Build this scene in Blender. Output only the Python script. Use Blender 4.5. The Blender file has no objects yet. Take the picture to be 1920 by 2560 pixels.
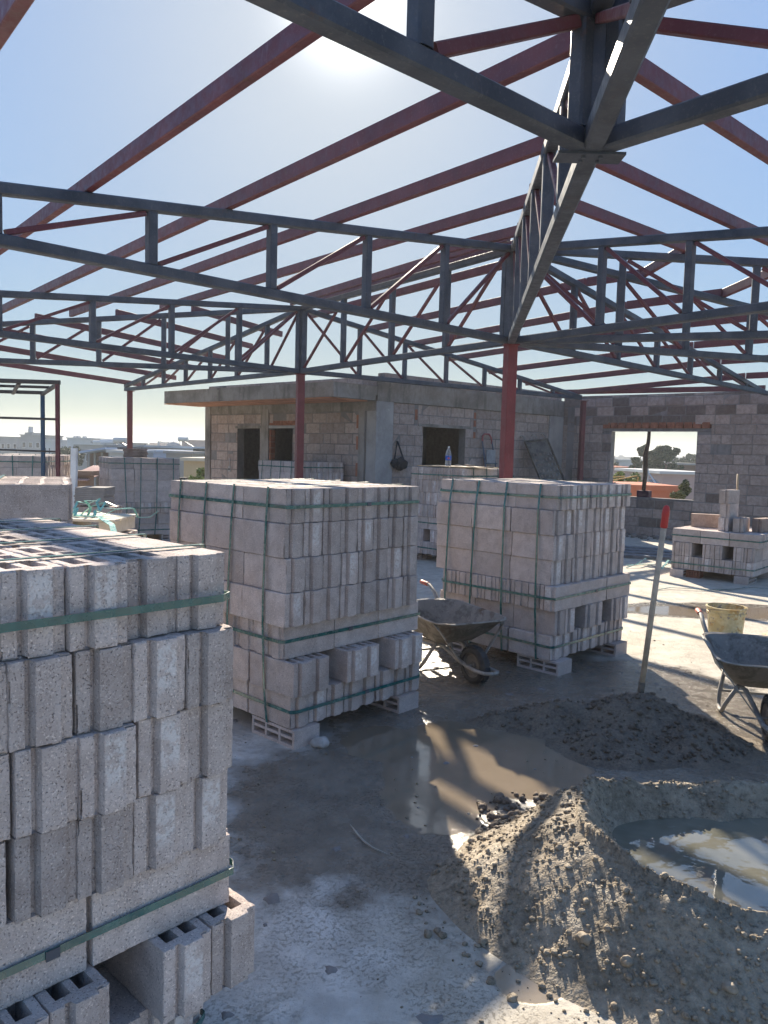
import bpy, math, random
from mathutils import Vector, Matrix, noise
R = math.radians
sc = bpy.context.scene
C = sc.collection
rnd = random.Random(7)

# ------------------------------------------------------------------ camera
EYE, FPX, PITCH, ROLL = 1.67, 1940.0, R(4.42), R(1.5)
cam = bpy.data.cameras.new('camera'); co = bpy.data.objects.new('camera', cam); C.objects.link(co)
cam.sensor_fit = 'VERTICAL'; cam.sensor_height = 32.0; cam.sensor_width = 24.0
cam.lens = 32.0 * FPX / 2560.0
cam.clip_start = 0.05; cam.clip_end = 8000
fw = Vector((0, math.cos(PITCH), -math.sin(PITCH))); up0 = Vector((0, math.sin(PITCH), math.cos(PITCH))); rt0 = Vector((1, 0, 0))
rt = rt0 * math.cos(ROLL) + up0 * math.sin(ROLL); up = up0 * math.cos(ROLL) - rt0 * math.sin(ROLL)
m = Matrix((rt, up, -fw)).transposed().to_4x4(); m.translation = Vector((0, 0, EYE))
co.matrix_world = m
sc.camera = co
sc.render.resolution_x, sc.render.resolution_y = 768, 1024

# ------------------------------------------------------------------ sky, sun, exposure
SUN = Vector((-0.053, 0.873, 0.485)).normalized()
SUN_EL = math.asin(SUN.z); SUN_AZ = math.atan2(SUN.x, SUN.y)
w = bpy.data.worlds.new('World'); sc.world = w; w.use_nodes = True
nt = w.node_tree; nt.nodes.clear()
sky = nt.nodes.new('ShaderNodeTexSky'); sky.sky_type = 'NISHITA'; sky.sun_disc = False
sky.sun_elevation = SUN_EL; sky.sun_rotation = SUN_AZ
sky.altitude = 50; sky.air_density = 1.0; sky.dust_density = 0.7; sky.ozone_density = 1.6
# the camera's highlight roll-off near the sun, as a soft shoulder on the sky's own radiance: c / (1 + L/k)
def _vm(op, a, b):
    n = nt.nodes.new('ShaderNodeVectorMath'); n.operation = op
    for i, x in enumerate((a, b)):
        if isinstance(x, bpy.types.NodeSocket): nt.links.new(x, n.inputs[i])
        else: n.inputs[i].default_value = x
    return n.outputs[0]
lum = nt.nodes.new('ShaderNodeVectorMath'); lum.operation = 'DOT_PRODUCT'; nt.links.new(sky.outputs[0], lum.inputs[0]); lum.inputs[1].default_value = (.25, .55, .20)
SK = .95
cx_ = nt.nodes.new('ShaderNodeCombineXYZ')
for i_ in range(3): nt.links.new(lum.outputs['Value'], cx_.inputs[i_])
den = _vm('ADD', _vm('MULTIPLY', cx_.outputs[0], (1 / SK, 1 / SK, 1 / SK)), (1, 1, 1))
bg = nt.nodes.new('ShaderNodeBackground'); bg.inputs[1].default_value = 0.15
wo = nt.nodes.new('ShaderNodeOutputWorld')
# glow added to the sky colour close around the sun, imitating aureole and lens bloom
tcw = nt.nodes.new('ShaderNodeTexCoord'); dts = nt.nodes.new('ShaderNodeVectorMath'); dts.operation = 'DOT_PRODUCT'
nt.links.new(tcw.outputs['Generated'], dts.inputs[0]); dts.inputs[1].default_value = tuple(SUN)
def _m(op, a, b):
    n = nt.nodes.new('ShaderNodeMath'); n.operation = op
    for i, x in enumerate((a, b)):
        if isinstance(x, bpy.types.NodeSocket): nt.links.new(x, n.inputs[i])
        else: n.inputs[i].default_value = x
    return n.outputs[0]
dpos = _m('MAXIMUM', dts.outputs['Value'], 0.0)
glow = _m('ADD', _m('MULTIPLY', _m('POWER', dpos, 40.0), .30), _m('MULTIPLY', _m('POWER', dpos, 700.0), 2.2))
gv = nt.nodes.new('ShaderNodeCombineXYZ')
for i_ in range(3): nt.links.new(glow, gv.inputs[i_])
nt.links.new(_vm('ADD', _vm('MULTIPLY', gv.outputs[0], (1.0, .95, .88)), _vm('MULTIPLY', _vm('DIVIDE', sky.outputs[0], den), (.77, .95, 1.13))), bg.inputs[0]); nt.links.new(bg.outputs[0], wo.inputs[0])
sl = bpy.data.lights.new('sun', 'SUN'); sl.energy = 2.65; sl.angle = R(0.53); sl.color = (1.0, 0.89, 0.72)
so = bpy.data.objects.new('sun', sl); C.objects.link(so); so.rotation_euler = (-SUN).to_track_quat('-Z', 'Y').to_euler()
so.location = (0, 0, 30)
sc.view_settings.view_transform = 'Standard'; sc.view_settings.look = 'None'
sc.view_settings.exposure = 2.16; sc.view_settings.gamma = 1.0
try:
    sc.cycles.max_bounces = 6; sc.cycles.diffuse_bounces = 3; sc.cycles.glossy_bounces = 3
    sc.cycles.volume_bounces = 1; sc.cycles.transparent_max_bounces = 8
    sc.cycles.sample_clamp_indirect = 6
except Exception:
    pass

# ------------------------------------------------------------------ helpers
def tag(o, label=None, cat=None, group=None, kind=None):
    if label: o['label'] = label
    if cat: o['category'] = cat
    if group: o['group'] = group
    if kind: o['kind'] = kind
    return o

def thing(name, label, cat, loc=(0, 0, 0), rotz=0.0, group=None):
    o = bpy.data.objects.new(name, None); C.objects.link(o)
    o.empty_display_size = 0.1
    o.location = loc; o.rotation_euler = (0, 0, rotz)
    return tag(o, label, cat, group)

class MB:
    """collects shapes; build() links them as one mesh object"""
    def __init__(s): s.v = []; s.f = []; s.t = []; s.tint = 1.0
    def add(s, vs, fs, tint=None):
        b = len(s.v); s.v += [tuple(p) for p in vs]
        for f in fs: s.f.append(tuple(i + b for i in f)); s.t.append(s.tint if tint is None else tint)
    def box(s, lo, hi, M=None, tint=None):
        x0, y0, z0 = lo; x1, y1, z1 = hi
        vs = [(x0, y0, z0), (x1, y0, z0), (x1, y1, z0), (x0, y1, z0), (x0, y0, z1), (x1, y0, z1), (x1, y1, z1), (x0, y1, z1)]
        if M is not None: vs = [M @ Vector(p) for p in vs]
        s.add(vs, [(0, 3, 2, 1), (4, 5, 6, 7), (0, 1, 5, 4), (1, 2, 6, 5), (2, 3, 7, 6), (3, 0, 4, 7)], tint)
    def bar(s, p, q, w, h, ch=0.12, upv=None, tint=None):
        """box section bar with chamfered corners; w across, h along 'up'"""
        p, q = Vector(p), Vector(q); d = (q - p).normalized()
        u = Vector(upv) if upv is not None else Vector((0, 0, 1))
        if abs(d.dot(u)) > 0.98: u = Vector((0, 1, 0)) if upv is None else u
        sd = d.cross(u).normalized(); u = sd.cross(d).normalized()
        c = min(w, h) * ch
        a, b = w / 2, h / 2
        prof = [(-a + c, -b), (a - c, -b), (a, -b + c), (a, b - c), (a - c, b), (-a + c, b), (-a, b - c), (-a, -b + c)]
        vs = [p + sd * x + u * y for x, y in prof] + [q + sd * x + u * y for x, y in prof]
        fs = [(i, i + 8, (i + 1) % 8 + 8, (i + 1) % 8) for i in range(8)]
        fs = [tuple(reversed(f)) for f in fs]
        fs += [tuple(range(8)), tuple(range(15, 7, -1))]
        s.add(vs, fs, tint)
    def tube(s, pts, r, n=10, closed=False, tint=None, cap=True):
        pts = [Vector(p) for p in pts]; N = len(pts); rings = []
        rr = r if isinstance(r, (list, tuple)) else [r] * N
        u = None
        for i in range(N):
            a = pts[i - 1] if (i > 0 or closed) else pts[i]; b = pts[(i + 1) % N] if (i < N - 1 or closed) else pts[i]
            d = (b - a).normalized()
            if u is None:
                u = Vector((0, 0, 1)) if abs(d.z) < 0.9 else Vector((1, 0, 0))
            u = (u - d * u.dot(d)).normalized(); sd = d.cross(u)
            rings.append([pts[i] + (u * math.cos(2 * math.pi * k / n) + sd * math.sin(2 * math.pi * k / n)) * rr[i] for k in range(n)])
        vs = [p for rg in rings for p in rg]; fs = []
        for i in range(N if closed else N - 1):
            j = (i + 1) % N
            for k in range(n):
                fs.append((i * n + k, i * n + (k + 1) % n, j * n + (k + 1) % n, j * n + k))
        if not closed and cap:
            fs.append(tuple(range(n - 1, -1, -1))); fs.append(tuple((N - 1) * n + k for k in range(n)))
        s.add(vs, fs, tint)
    def lathe(s, prof, c=(0, 0, 0), n=24, M=None, tint=None):
        vs = []
        for r, z in prof:
            for k in range(n):
                a = 2 * math.pi * k / n; p = Vector((c[0] + r * math.cos(a), c[1] + r * math.sin(a), c[2] + z))
                vs.append(M @ p if M is not None else p)
        fs = []
        for i in range(len(prof) - 1):
            for k in range(n):
                fs.append((i * n + k, i * n + (k + 1) % n, (i + 1) * n + (k + 1) % n, (i + 1) * n + k))
        s.add(vs, fs, tint)
    def rock(s, c, r, sq=(1, 1, .8), seed=0, tint=None, n=1):
        vs, fs = ICO[n]; o = Vector((seed * 3.7, seed * 1.3, seed * 9.1)); out = []
        for p in vs:
            k = 1 + 0.45 * noise.noise(Vector(p) * 1.3 + o) + (0.2 * noise.noise(Vector(p) * 3.1 + o) if n > 1 else 0)
            out.append((c[0] + p[0] * r * sq[0] * k, c[1] + p[1] * r * sq[1] * k, c[2] + p[2] * r * sq[2] * k))
        s.add(out, fs, tint)
    def build(s, name, mat, parent=None, smooth=False, local=False, tints=False):
        """vertices are world coordinates unless local; a parent without rotation is subtracted"""
        off = Vector((0, 0, 0))
        if parent is not None and not local:
            off = Vector(parent.location)
            pp = parent.parent
            while pp is not None: off += Vector(pp.location); pp = pp.parent
        me = bpy.data.meshes.new(name)
        me.from_pydata([(p[0] - off.x, p[1] - off.y, p[2] - off.z) for p in s.v], [], s.f)
        if tints:
            at = me.attributes.new('tint', 'FLOAT', 'FACE')
            at.data.foreach_set('value', s.t)
        me.materials.append(mat)
        if smooth: me.polygons.foreach_set('use_smooth', [True] * len(me.polygons))
        me.update()
        o = bpy.data.objects.new(name, me); C.objects.link(o)
        if parent is not None: o.parent = parent
        return o

def _ico():
    import bmesh
    out = {}
    for n in (1, 2, 3):
        bm = bmesh.new(); bmesh.ops.create_icosphere(bm, subdivisions=n, radius=1.0)
        bm.verts.ensure_lookup_table()
        out[n] = ([tuple(v.co) for v in bm.verts], [tuple(v.index for v in f.verts) for f in bm.faces]); bm.free()
    return out
ICO = _ico()

def copy_tree(o, parent=None):
    c = o.copy(); C.objects.link(c)
    if parent is not None: c.parent = parent
    for ch in o.children: copy_tree(ch, c)
    return c

# ------------------------------------------------------------------ material nodes
class NT:
    def __init__(s, name):
        s.m = bpy.data.materials.new(name); s.m.use_nodes = True; s.t = s.m.node_tree; s.t.nodes.clear()
        s.out = s.t.nodes.new('ShaderNodeOutputMaterial'); s.b = s.t.nodes.new('ShaderNodeBsdfPrincipled')
        s.t.links.new(s.b.outputs[0], s.out.inputs[0])
        g = s.t.nodes.new('ShaderNodeNewGeometry'); s.pos = g.outputs['Position']; s.geo = g
    def link(s, a, b): s.t.links.new(a, b)
    def val(s, x): return x
    def _set(s, sock, x):
        if hasattr(x, 'is_linked') or isinstance(x, bpy.types.NodeSocket): s.link(x, sock)
        elif isinstance(x, (tuple, list)) and len(x) == 3 and sock.type == 'RGBA': sock.default_value = (*x, 1)
        else: sock.default_value = x
    def noise(s, scale, detail=4, rough=.6, dist=0, vec=None, out='Fac'):
        n = s.t.nodes.new('ShaderNodeTexNoise'); n.inputs['Scale'].default_value = scale; n.inputs['Detail'].default_value = detail
        n.inputs['Roughness'].default_value = rough; n.inputs['Distortion'].default_value = dist
        s.link(vec if vec is not None else s.pos, n.inputs['Vector']); return n.outputs[out]
    def voro(s, scale, vec=None, feature='F1', out='Distance', rand=1.0):
        n = s.t.nodes.new('ShaderNodeTexVoronoi'); n.feature = feature; n.inputs['Scale'].default_value = scale
        n.inputs['Randomness'].default_value = rand
        s.link(vec if vec is not None else s.pos, n.inputs['Vector']); return n.outputs[out]
    def ramp(s, x, a, b, lo=0.0, hi=1.0, smooth=True):
        n = s.t.nodes.new('ShaderNodeMapRange'); n.interpolation_type = 'SMOOTHSTEP' if smooth else 'LINEAR'; n.clamp = True if hasattr(n, 'clamp') else True
        s._set(n.inputs[0], x); n.inputs[1].default_value = a; n.inputs[2].default_value = b; n.inputs[3].default_value = lo; n.inputs[4].default_value = hi
        return n.outputs[0]
    def math(s, op, a, b=0.0, clamp=False):
        n = s.t.nodes.new('ShaderNodeMath'); n.operation = op; n.use_clamp = clamp; s._set(n.inputs[0], a); s._set(n.inputs[1], b); return n.outputs[0]
    def mix(s, f, a, b, mode='MIX'):
        n = s.t.nodes.new('ShaderNodeMixRGB'); n.blend_type = mode; s._set(n.inputs[0], f); s._set(n.inputs[1], a); s._set(n.inputs[2], b); return n.outputs[0]
    def vmul(s, v, k):
        n = s.t.nodes.new('ShaderNodeVectorMath'); n.operation = 'MULTIPLY'; s.link(v, n.inputs[0]); n.inputs[1].default_value = k; return n.outputs[0]
    def attr(s, name):
        n = s.t.nodes.new('ShaderNodeAttribute'); n.attribute_name = name; return n.outputs['Fac']
    def orand(s):
        n = s.t.nodes.new('ShaderNodeObjectInfo'); return n.outputs['Random']
    def xyz(s, v=None):
        n = s.t.nodes.new('ShaderNodeSeparateXYZ'); s.link(v if v is not None else s.pos, n.inputs[0]); return n.outputs
    def bump(s, h, dist, strength=1.0, normal=None):
        n = s.t.nodes.new('ShaderNodeBump'); n.inputs['Strength'].default_value = strength; n.inputs['Distance'].default_value = dist
        s.link(h, n.inputs['Height'])
        if normal is not None: s.link(normal, n.inputs['Normal'])
        return n.outputs[0]
    def done(s, col=None, rough=None, nrm=None, metal=None, spec=None):
        if col is not None: s._set(s.b.inputs['Base Color'], col)
        if rough is not None: s._set(s.b.inputs['Roughness'], rough)
        if nrm is not None: s.link(nrm, s.b.inputs['Normal'])
        if metal is not None: s._set(s.b.inputs['Metallic'], metal)
        if spec is not None: s._set(s.b.inputs['Specular IOR Level'], spec)
        return s.m

def m_pumice(name, a, b, tint='orand', near=True, pit=1.0):
    """pumice concrete: crushed-grain surface with dark pits"""
    n = NT(name)
    big = n.noise(2.3, 3); mid = n.noise(14, 3)
    gr = n.voro(150 if near else 90); gr2 = n.noise(210 if near else 120, 3, .75)
    pits = n.math('MULTIPLY', n.ramp(gr2, .44, .34), n.ramp(gr, .25, .55, .3, 1))
    lights = n.ramp(n.noise(170, 2, .6), .56, .72)
    tv = n.orand() if tint == 'orand' else n.attr('tint')
    col = n.mix(n.ramp(mid, .3, .7), a, b)
    col = n.mix(n.math('MULTIPLY', n.ramp(big, .45, .75), .35), col, (a[0] * 1.08, a[1] * .93, a[2] * .82))
    col = n.mix(n.math('MULTIPLY', lights, .55), col, (min(1, b[0] * 1.75), min(1, b[1] * 1.72), min(1, b[2] * 1.68)))
    col = n.mix(n.math('MULTIPLY', pits, .75 * pit), col, (a[0] * .22, a[1] * .21, a[2] * .22))
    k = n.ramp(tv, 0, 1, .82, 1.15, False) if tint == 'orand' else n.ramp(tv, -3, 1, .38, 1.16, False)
    cmb = n.t.nodes.new('ShaderNodeCombineXYZ')
    for i in range(3): n.link(k, cmb.inputs[i])
    col = n.mix(1.0, col, cmb.outputs[0], 'MULTIPLY')
    if near:
        tc = n.t.nodes.new('ShaderNodeTexCoord'); ob = n.xyz(tc.outputs['Object'])
        m1 = n.math('MULTIPLY', n.ramp(ob[1], -.022, -.010), n.ramp(ob[1], .040, .028)); m2 = n.math('MULTIPLY', n.ramp(ob[2], .035, .085), n.ramp(ob[2], .19, .165))
        m1 = n.math('MULTIPLY', m1, n.ramp(n.math('ABSOLUTE', ob[0]), .190, .198)); m3 = n.ramp(n.noise(45, 4, .75), .40, .56)
        wm = n.math('MULTIPLY', n.math('MULTIPLY', m1, m2), n.math('MULTIPLY', m3, n.ramp(n.orand(), .66, .72)))
        col = n.mix(n.math('MULTIPLY', wm, .65), col, (.80, .77, .74))
    h = n.math('ADD', n.math('MULTIPLY', gr2, .7), n.math('MULTIPLY', n.noise(70, 3), .5))
    h = n.math('SUBTRACT', h, n.math('MULTIPLY', pits, .5))
    return n.done(col, .93, n.bump(h, .004 if near else .006, .8), spec=.25)

def m_simple(name, col, rough=.6, var=.2, scale=8, bump=.0, bscale=60, metal=0, spec=.5):
    n = NT(name)
    f = n.noise(scale, 5, .65)
    c = n.mix(n.ramp(f, .3, .7), tuple(x * (1 - var) for x in col), tuple(min(1, x * (1 + var)) for x in col))
    nr = n.bump(n.noise(bscale, 4), bump, .7) if bump else None
    r = n.ramp(n.noise(scale * 2.3, 3), .3, .7, max(.03, rough - .12), min(1, rough + .12))
    return n.done(c, r, nr, metal, spec)

def m_steel(name, a, b, dust):
    """primed or mill-scale tube: streaks along, scratches, rubbed dust"""
    n = NT(name)
    f = n.noise(5, 5, .7); g = n.noise(60, 4, .7)
    col = n.mix(n.ramp(f, .35, .68), a, b)
    col = n.mix(n.math('MULTIPLY', n.ramp(g, .52, .75), .45), col, dust)
    sc_ = n.noise(26, 6, .75, 1.2, vec=n.vmul(n.pos, (1, 1, .25)))
    col = n.mix(n.math('MULTIPLY', n.ramp(sc_, .6, .72), .35), col, tuple(min(1, x * 1.6) for x in dust))
    rs = n.math('MULTIPLY', n.ramp(n.noise(3.1, 6, .78, .5), .56, .70), n.ramp(n.noise(30, 4, .7), .42, .6))
    col = n.mix(n.math('MULTIPLY', rs, .6), col, (.11, .055, .03))
    return n.done(col, n.ramp(n.noise(20, 3), .3, .7, .38, .62), n.bump(n.noise(45, 3), .0012, .5), 0.0, .5)

M = {}
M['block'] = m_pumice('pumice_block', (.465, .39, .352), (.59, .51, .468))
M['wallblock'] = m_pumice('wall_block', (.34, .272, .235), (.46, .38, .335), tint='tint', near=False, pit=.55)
M['steel'] = m_steel('grey_steel', (.042, .052, .068), (.082, .094, .115), (.17, .17, .17))
M['red'] = m_steel('red_oxide_steel', (.115, .030, .036), (.165, .046, .052), (.24, .13, .125))
M['redpost'] = m_steel('red_painted_post', (.15, .024, .03), (.20, .036, .042), (.26, .10, .10))
M['strap'] = m_simple('green_strap', (.018, .115, .105), .24, .25, 12, spec=1.0)
M['strapw'] = m_simple('pale_green_strap', (.22, .50, .44), .3, .2, 12)
M['whitestrap'] = m_simple('pale_strap', (.65, .64, .60), .35, .1, 20)

# ------------------------------------------------------------------ ground
def ground_material():
    n = NT('roof_slab_concrete')
    warp = n.noise(1.6, 5, .65); warp2 = n.noise(7, 4, .65); fine = n.noise(34, 4, .7)
    ox = n.xyz()
    def blob(cx, cy, rx, ry, rot=0.0, edge=.16, amt=.55):
        mp = n.t.nodes.new('ShaderNodeMapping'); mp.vector_type = 'TEXTURE'
        n.link(n.pos, mp.inputs[0]); mp.inputs['Location'].default_value = (cx, cy, 0); mp.inputs['Rotation'].default_value = (0, 0, R(rot)); mp.inputs['Scale'].default_value = (rx, ry, 1000)
        ln = n.t.nodes.new('ShaderNodeVectorMath'); ln.operation = 'LENGTH'; n.link(mp.outputs[0], ln.inputs[0])
        d = n.math('ADD', ln.outputs['Value'], n.math('MULTIPLY', n.math('SUBTRACT', warp, .5), amt * 2))
        d = n.math('ADD', d, n.math('MULTIPLY', n.math('SUBTRACT', warp2, .5), amt * .5))
        return n.ramp(d, 1 + edge, 1 - edge)
    mx = lambda a, b: n.math('MAXIMUM', a, b)
    wet = mx(mx(blob(-.02, 3.72, .72, .95, -20), blob(.75, 4.75, 1.15, 1.15)), mx(blob(1.7, 5.6, 1.1, .8), blob(1.6, 3.4, 1.5, 1.2)))
    wet = mx(mx(wet, blob(2.1, 5.0, .75, .75)), mx(blob(3.9, 8.55, 1.5, .5, 0, .1, .3), blob(.5, 6.9, .9, 1.2)))
    damp = mx(wet, blob(.12, 2.98, .26, .18, 0, .3))
    water = mx(blob(.36, 4.02, .34, .72, -4, .05, .35), blob(.72, 4.15, .42, .5, 10, .05, .4))
    water = mx(water, mx(blob(.02, 4.35, .25, .28, 0, .05, .5), blob(.52, 2.36, .13, .1, 20, .08, .3)))
    water = mx(water, blob(3.9, 8.5, 1.2, .32, 0, .08, .25))
    tan_ = mx(n.ramp(n.math('ADD', ox[0], n.math('MULTIPLY', warp, 1.2)), 1.6, 2.6), mx(blob(.55, 2.5, .55, .95, 0, .4), blob(1.0, 7.5, 1.6, 2.2, 0, .5)))
    tan_ = mx(tan_, n.ramp(ox[1], 5.2, 7.5))
    base = n.mix(n.ramp(warp2, .3, .7), (.56, .535, .485), (.72, .69, .63))
    base = n.mix(n.math('MULTIPLY', n.ramp(n.noise(2.1, 5), .48, .62), .5), base, (.36, .335, .30))
    base = n.mix(n.math('MULTIPLY', tan_, .8), base, n.mix(n.ramp(warp2, .3, .7), (.40, .345, .265), (.52, .465, .37)))
    # crumbs and sandy specks trodden into the slab
    cr = n.noise(62, 7, .85, .1); crm = n.ramp(n.noise(2.6, 5, .7), .42, .60)
    crumbs = n.math('MULTIPLY', n.ramp(cr, .53, .60), crm)
    patch = n.math('MULTIPLY', n.ramp(n.noise(4.5, 6, .75, .6), .52, .66), .45)
    base = n.mix(patch, base, (.27, .235, .185))
    scr = n.noise(14, 4, .6, .4, vec=n.vmul(n.pos, (1, .12, 1))); base = n.mix(n.math('MULTIPLY', n.ramp(scr, .6, .7), .25), base, (.62, .61, .58))
    base = n.mix(n.math('MULTIPLY', crumbs, .45), base, (.24, .19, .13))
    spk = n.math('MULTIPLY', n.ramp(n.voro(75), .16, .06), n.ramp(n.noise(6, 3), .4, .6))
    base = n.mix(n.math('MULTIPLY', spk, .6), base, (.10, .085, .065))
    wetc = n.mix(n.ramp(warp2, .3, .7), (.125, .102, .076), (.20, .165, .125))
    col = n.mix(n.math('MULTIPLY', damp, .9), base, wetc)
    col = n.mix(n.math('MULTIPLY', water, .8), col, (.22, .17, .115))
    rough = n.mix(damp, (.82, .82, .82), n.mix(n.ramp(n.noise(16, 4), .35, .65), (.09, .09, .09), (.34, .34, .34)))
    rough = n.mix(water, rough, (.03, .03, .03)); spec_ = n.math('ADD', n.math('MULTIPLY', water, .5), .5)
    h = n.math('ADD', n.math('MULTIPLY', fine, .6), n.math('MULTIPLY', cr, .5))
    h = n.math('ADD', h, n.math('MULTIPLY', n.math('MULTIPLY', crumbs, .7), 1))
    hk = n.math('MULTIPLY', h, n.ramp(n.math('ADD', water, n.math('MULTIPLY', damp, .35)), 0, 1, 1, .02, False))
    rip = n.math('MULTIPLY', n.math('MULTIPLY', n.noise(9, 2), water), .05)
    return n.done(col, rough, n.bump(n.math('ADD', hk, rip), .008, .75), spec=spec_)
M['ground'] = ground_material()

slab = MB()
poly = [(-9.5, -5), (9.5, -5), (9.5, 14.6), (5.2, 20.3), (-2, 23), (-9.5, 19)]
k = len(poly)
slab.add([(x, y, 0) for x, y in poly] + [(x, y, -8.0) for x, y in poly],
         [tuple(range(k))] + [(i, i + k, (i + 1) % k + k, (i + 1) % k) for i in range(k)])
tag(slab.build('roof_slab', M['ground']), kind='structure')
gm = NT('street_ground')
gcol = gm.mix(gm.ramp(gm.noise(.04, 5), .4, .6), (.16, .14, .11), (.10, .12, .06))
M['earth'] = gm.done(gcol, .95)
g = MB(); g.add([(-890, -55, -8.05), (890, -55, -8.05), (890, 990, -8.05), (-890, 990, -8.05)], [(0, 1, 2, 3)])
tag(g.build('ground', M['earth']), kind='structure')

# ------------------------------------------------------------------ hollow pumice block meshes
BL, BT, BH = .385, .1365, .19        # length, thickness, height

def block_mesh(name, hollow, seed, fine):
    def lines(L, step, extra=()):
        e = .004
        xs = [0, e]; n = max(1, round((L - 2 * e) / step))
        if fine: xs += [.012, L - .012]
        xs += [e + (L - 2 * e) * i / n for i in range(1, n)] + [L - e, L]
        xs = sorted(set([round(x, 5) for x in xs] + list(extra)))
        out = [xs[0]]
        for x in xs[1:]:
            if x - out[-1] > .0014 or x == xs[-1]: out.append(x)
        return out
    st = .016 if fine else .07
    cx = [(.028, .128), (.150, .235), (.257, .357)]      # cells along the length
    cy = [(.023, .059), (.077, .113)]                    # two rows of cells
    ex = [v for c in cx for v in c] if hollow else []
    ey = [v for c in cy for v in c] if hollow else []
    gy = (.0325, .035, .045, .050, .0515, .102, .104, .108, .110)
    X = lines(BL, st, ex); Y = lines(BT, st, list(ey) + list(gy)); Z = lines(BH, st, [.03] if hollow else [])
    nx, ny, nz = len(X) - 1, len(Y) - 1, len(Z) - 1
    def solid(i, j, k):
        if i < 0 or j < 0 or k < 0 or i >= nx or j >= ny or k >= nz: return False
        if not hollow: return True
        x = (X[i] + X[i + 1]) / 2; y = (Y[j] + Y[j + 1]) / 2; z = (Z[k] + Z[k + 1]) / 2
        if z < .03: return True
        return not (any(a < x < b for a, b in cx) and any(a < y < b for a, b in cy))
    idx = {}; V = []; F = []
    def vid(i, j, k):
        key = (i, j, k)
        if key not in idx: idx[key] = len(V); V.append(key)
        return idx[key]
    for i in range(nx):
        for j in range(ny):
            for k in range(nz):
                if not solid(i, j, k): continue
                if not solid(i - 1, j, k): F.append((vid(i, j, k), vid(i, j, k + 1), vid(i, j + 1, k + 1), vid(i, j + 1, k)))
                if not solid(i + 1, j, k): F.append((vid(i + 1, j, k), vid(i + 1, j + 1, k), vid(i + 1, j + 1, k + 1), vid(i + 1, j, k + 1)))
                if not solid(i, j - 1, k): F.append((vid(i, j, k), vid(i + 1, j, k), vid(i + 1, j, k + 1), vid(i, j, k + 1)))
                if not solid(i, j + 1, k): F.append((vid(i, j + 1, k), vid(i, j + 1, k + 1), vid(i + 1, j + 1, k + 1), vid(i + 1, j + 1, k)))
                if not solid(i, j, k - 1): F.append((vid(i, j, k), vid(i, j + 1, k), vid(i + 1, j + 1, k), vid(i + 1, j, k)))
                if not solid(i, j, k + 1): F.append((vid(i, j, k + 1), vid(i + 1, j, k + 1), vid(i + 1, j + 1, k + 1), vid(i, j + 1, k + 1)))
    off = Vector((seed * 11.3, seed * 5.1, seed * 2.9)); P = []
    for (i, j, k) in V:
        p = Vector((X[i], Y[j], Z[k]))
        # tongue and groove at the two ends
        yy = Y[j]
        t = 0.0
        if .0335 <= yy <= .0475: t = -.012
        elif .0475 < yy <= .109: t = .014 * max(0, min(1, (.1085 - yy) / .004 if yy > .1041 else 1))
        if i == 0: p.x -= t
        if i == nx: p.x += t
        ax = (i in (0, nx)), (j in (0, ny)), (k in (0, nz))
        e = sum(ax)
        if fine:
            nn = noise.noise_vector((p + off) * 38)
            p += nn * .0008
            if e >= 2:
                chip = max(0, noise.noise((p + off) * 17) - .30) * .045 + max(0, noise.noise((p + off) * 60)) * .0035 + .0006
                cc = Vector(((-1 if i else 1) if ax[0] else 0, (-1 if j else 1) if ax[1] else 0, (-1 if k else 1) if ax[2] else 0))
                p += cc * chip
        elif e >= 2:
            cc = Vector(((-1 if i else 1) if ax[0] else 0, (-1 if j else 1) if ax[1] else 0, (-1 if k else 1) if ax[2] else 0))
            p += cc * .0015
        P.append((p.x - BL / 2, p.y - BT / 2, p.z))
    me = bpy.data.meshes.new(name); me.from_pydata(P, [], F); me.materials.append(M['block'])
    me.polygons.foreach_set('use_smooth', [True] * len(me.polygons)); me.set_sharp_from_angle(angle=R(26)); me.update()
    return me

HOL = [block_mesh('hollow_block', True, s, True) for s in range(4)]
SOL = [block_mesh('closed_block', False, s + 10, True) for s in range(5)]
HOLL = [block_mesh('hollow_block_far', True, 30, False)]
SOLL = [block_mesh('closed_block_far', False, 31, False)]

def hull(pts):
    pts = sorted(set(pts))
    def half(ps):
        h = []
        for p in ps:
            while len(h) >= 2 and (h[-1][0] - h[-2][0]) * (p[1] - h[-2][1]) - (h[-1][1] - h[-2][1]) * (p[0] - h[-2][0]) <= 0: h.pop()
            h.append(p)
        return h
    a = half(pts); b = half(pts[::-1]); return a[:-1] + b[:-1]

def strip_loop(mb, pts, wdir, w=.019, t=.0022):
    """flat band round a closed loop of 3-D points; wdir is the band's width direction"""
    n = len(pts); wd = Vector(wdir).normalized()
    c = sum((Vector(p) for p in pts), Vector()) / n
    for i in range(n):
        p, q = Vector(pts[i]), Vector(pts[(i + 1) % n])
        if (q - p).length < 1e-4: continue
        d = (q - p).normalized(); nr = d.cross(wd).normalized()
        if nr.dot((p + q) / 2 - c) < 0: nr = -nr
        e = d * t * .4
        vs = [p - e - wd * w / 2, q + e - wd * w / 2, q + e + wd * w / 2, p - e + wd * w / 2]
        vs += [v + nr * t for v in vs]
        mb.add(vs, [(0, 3, 2, 1), (4, 5, 6, 7), (0, 1, 5, 4), (1, 2, 6, 5), (2, 3, 7, 6), (3, 0, 4, 7)])

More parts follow.
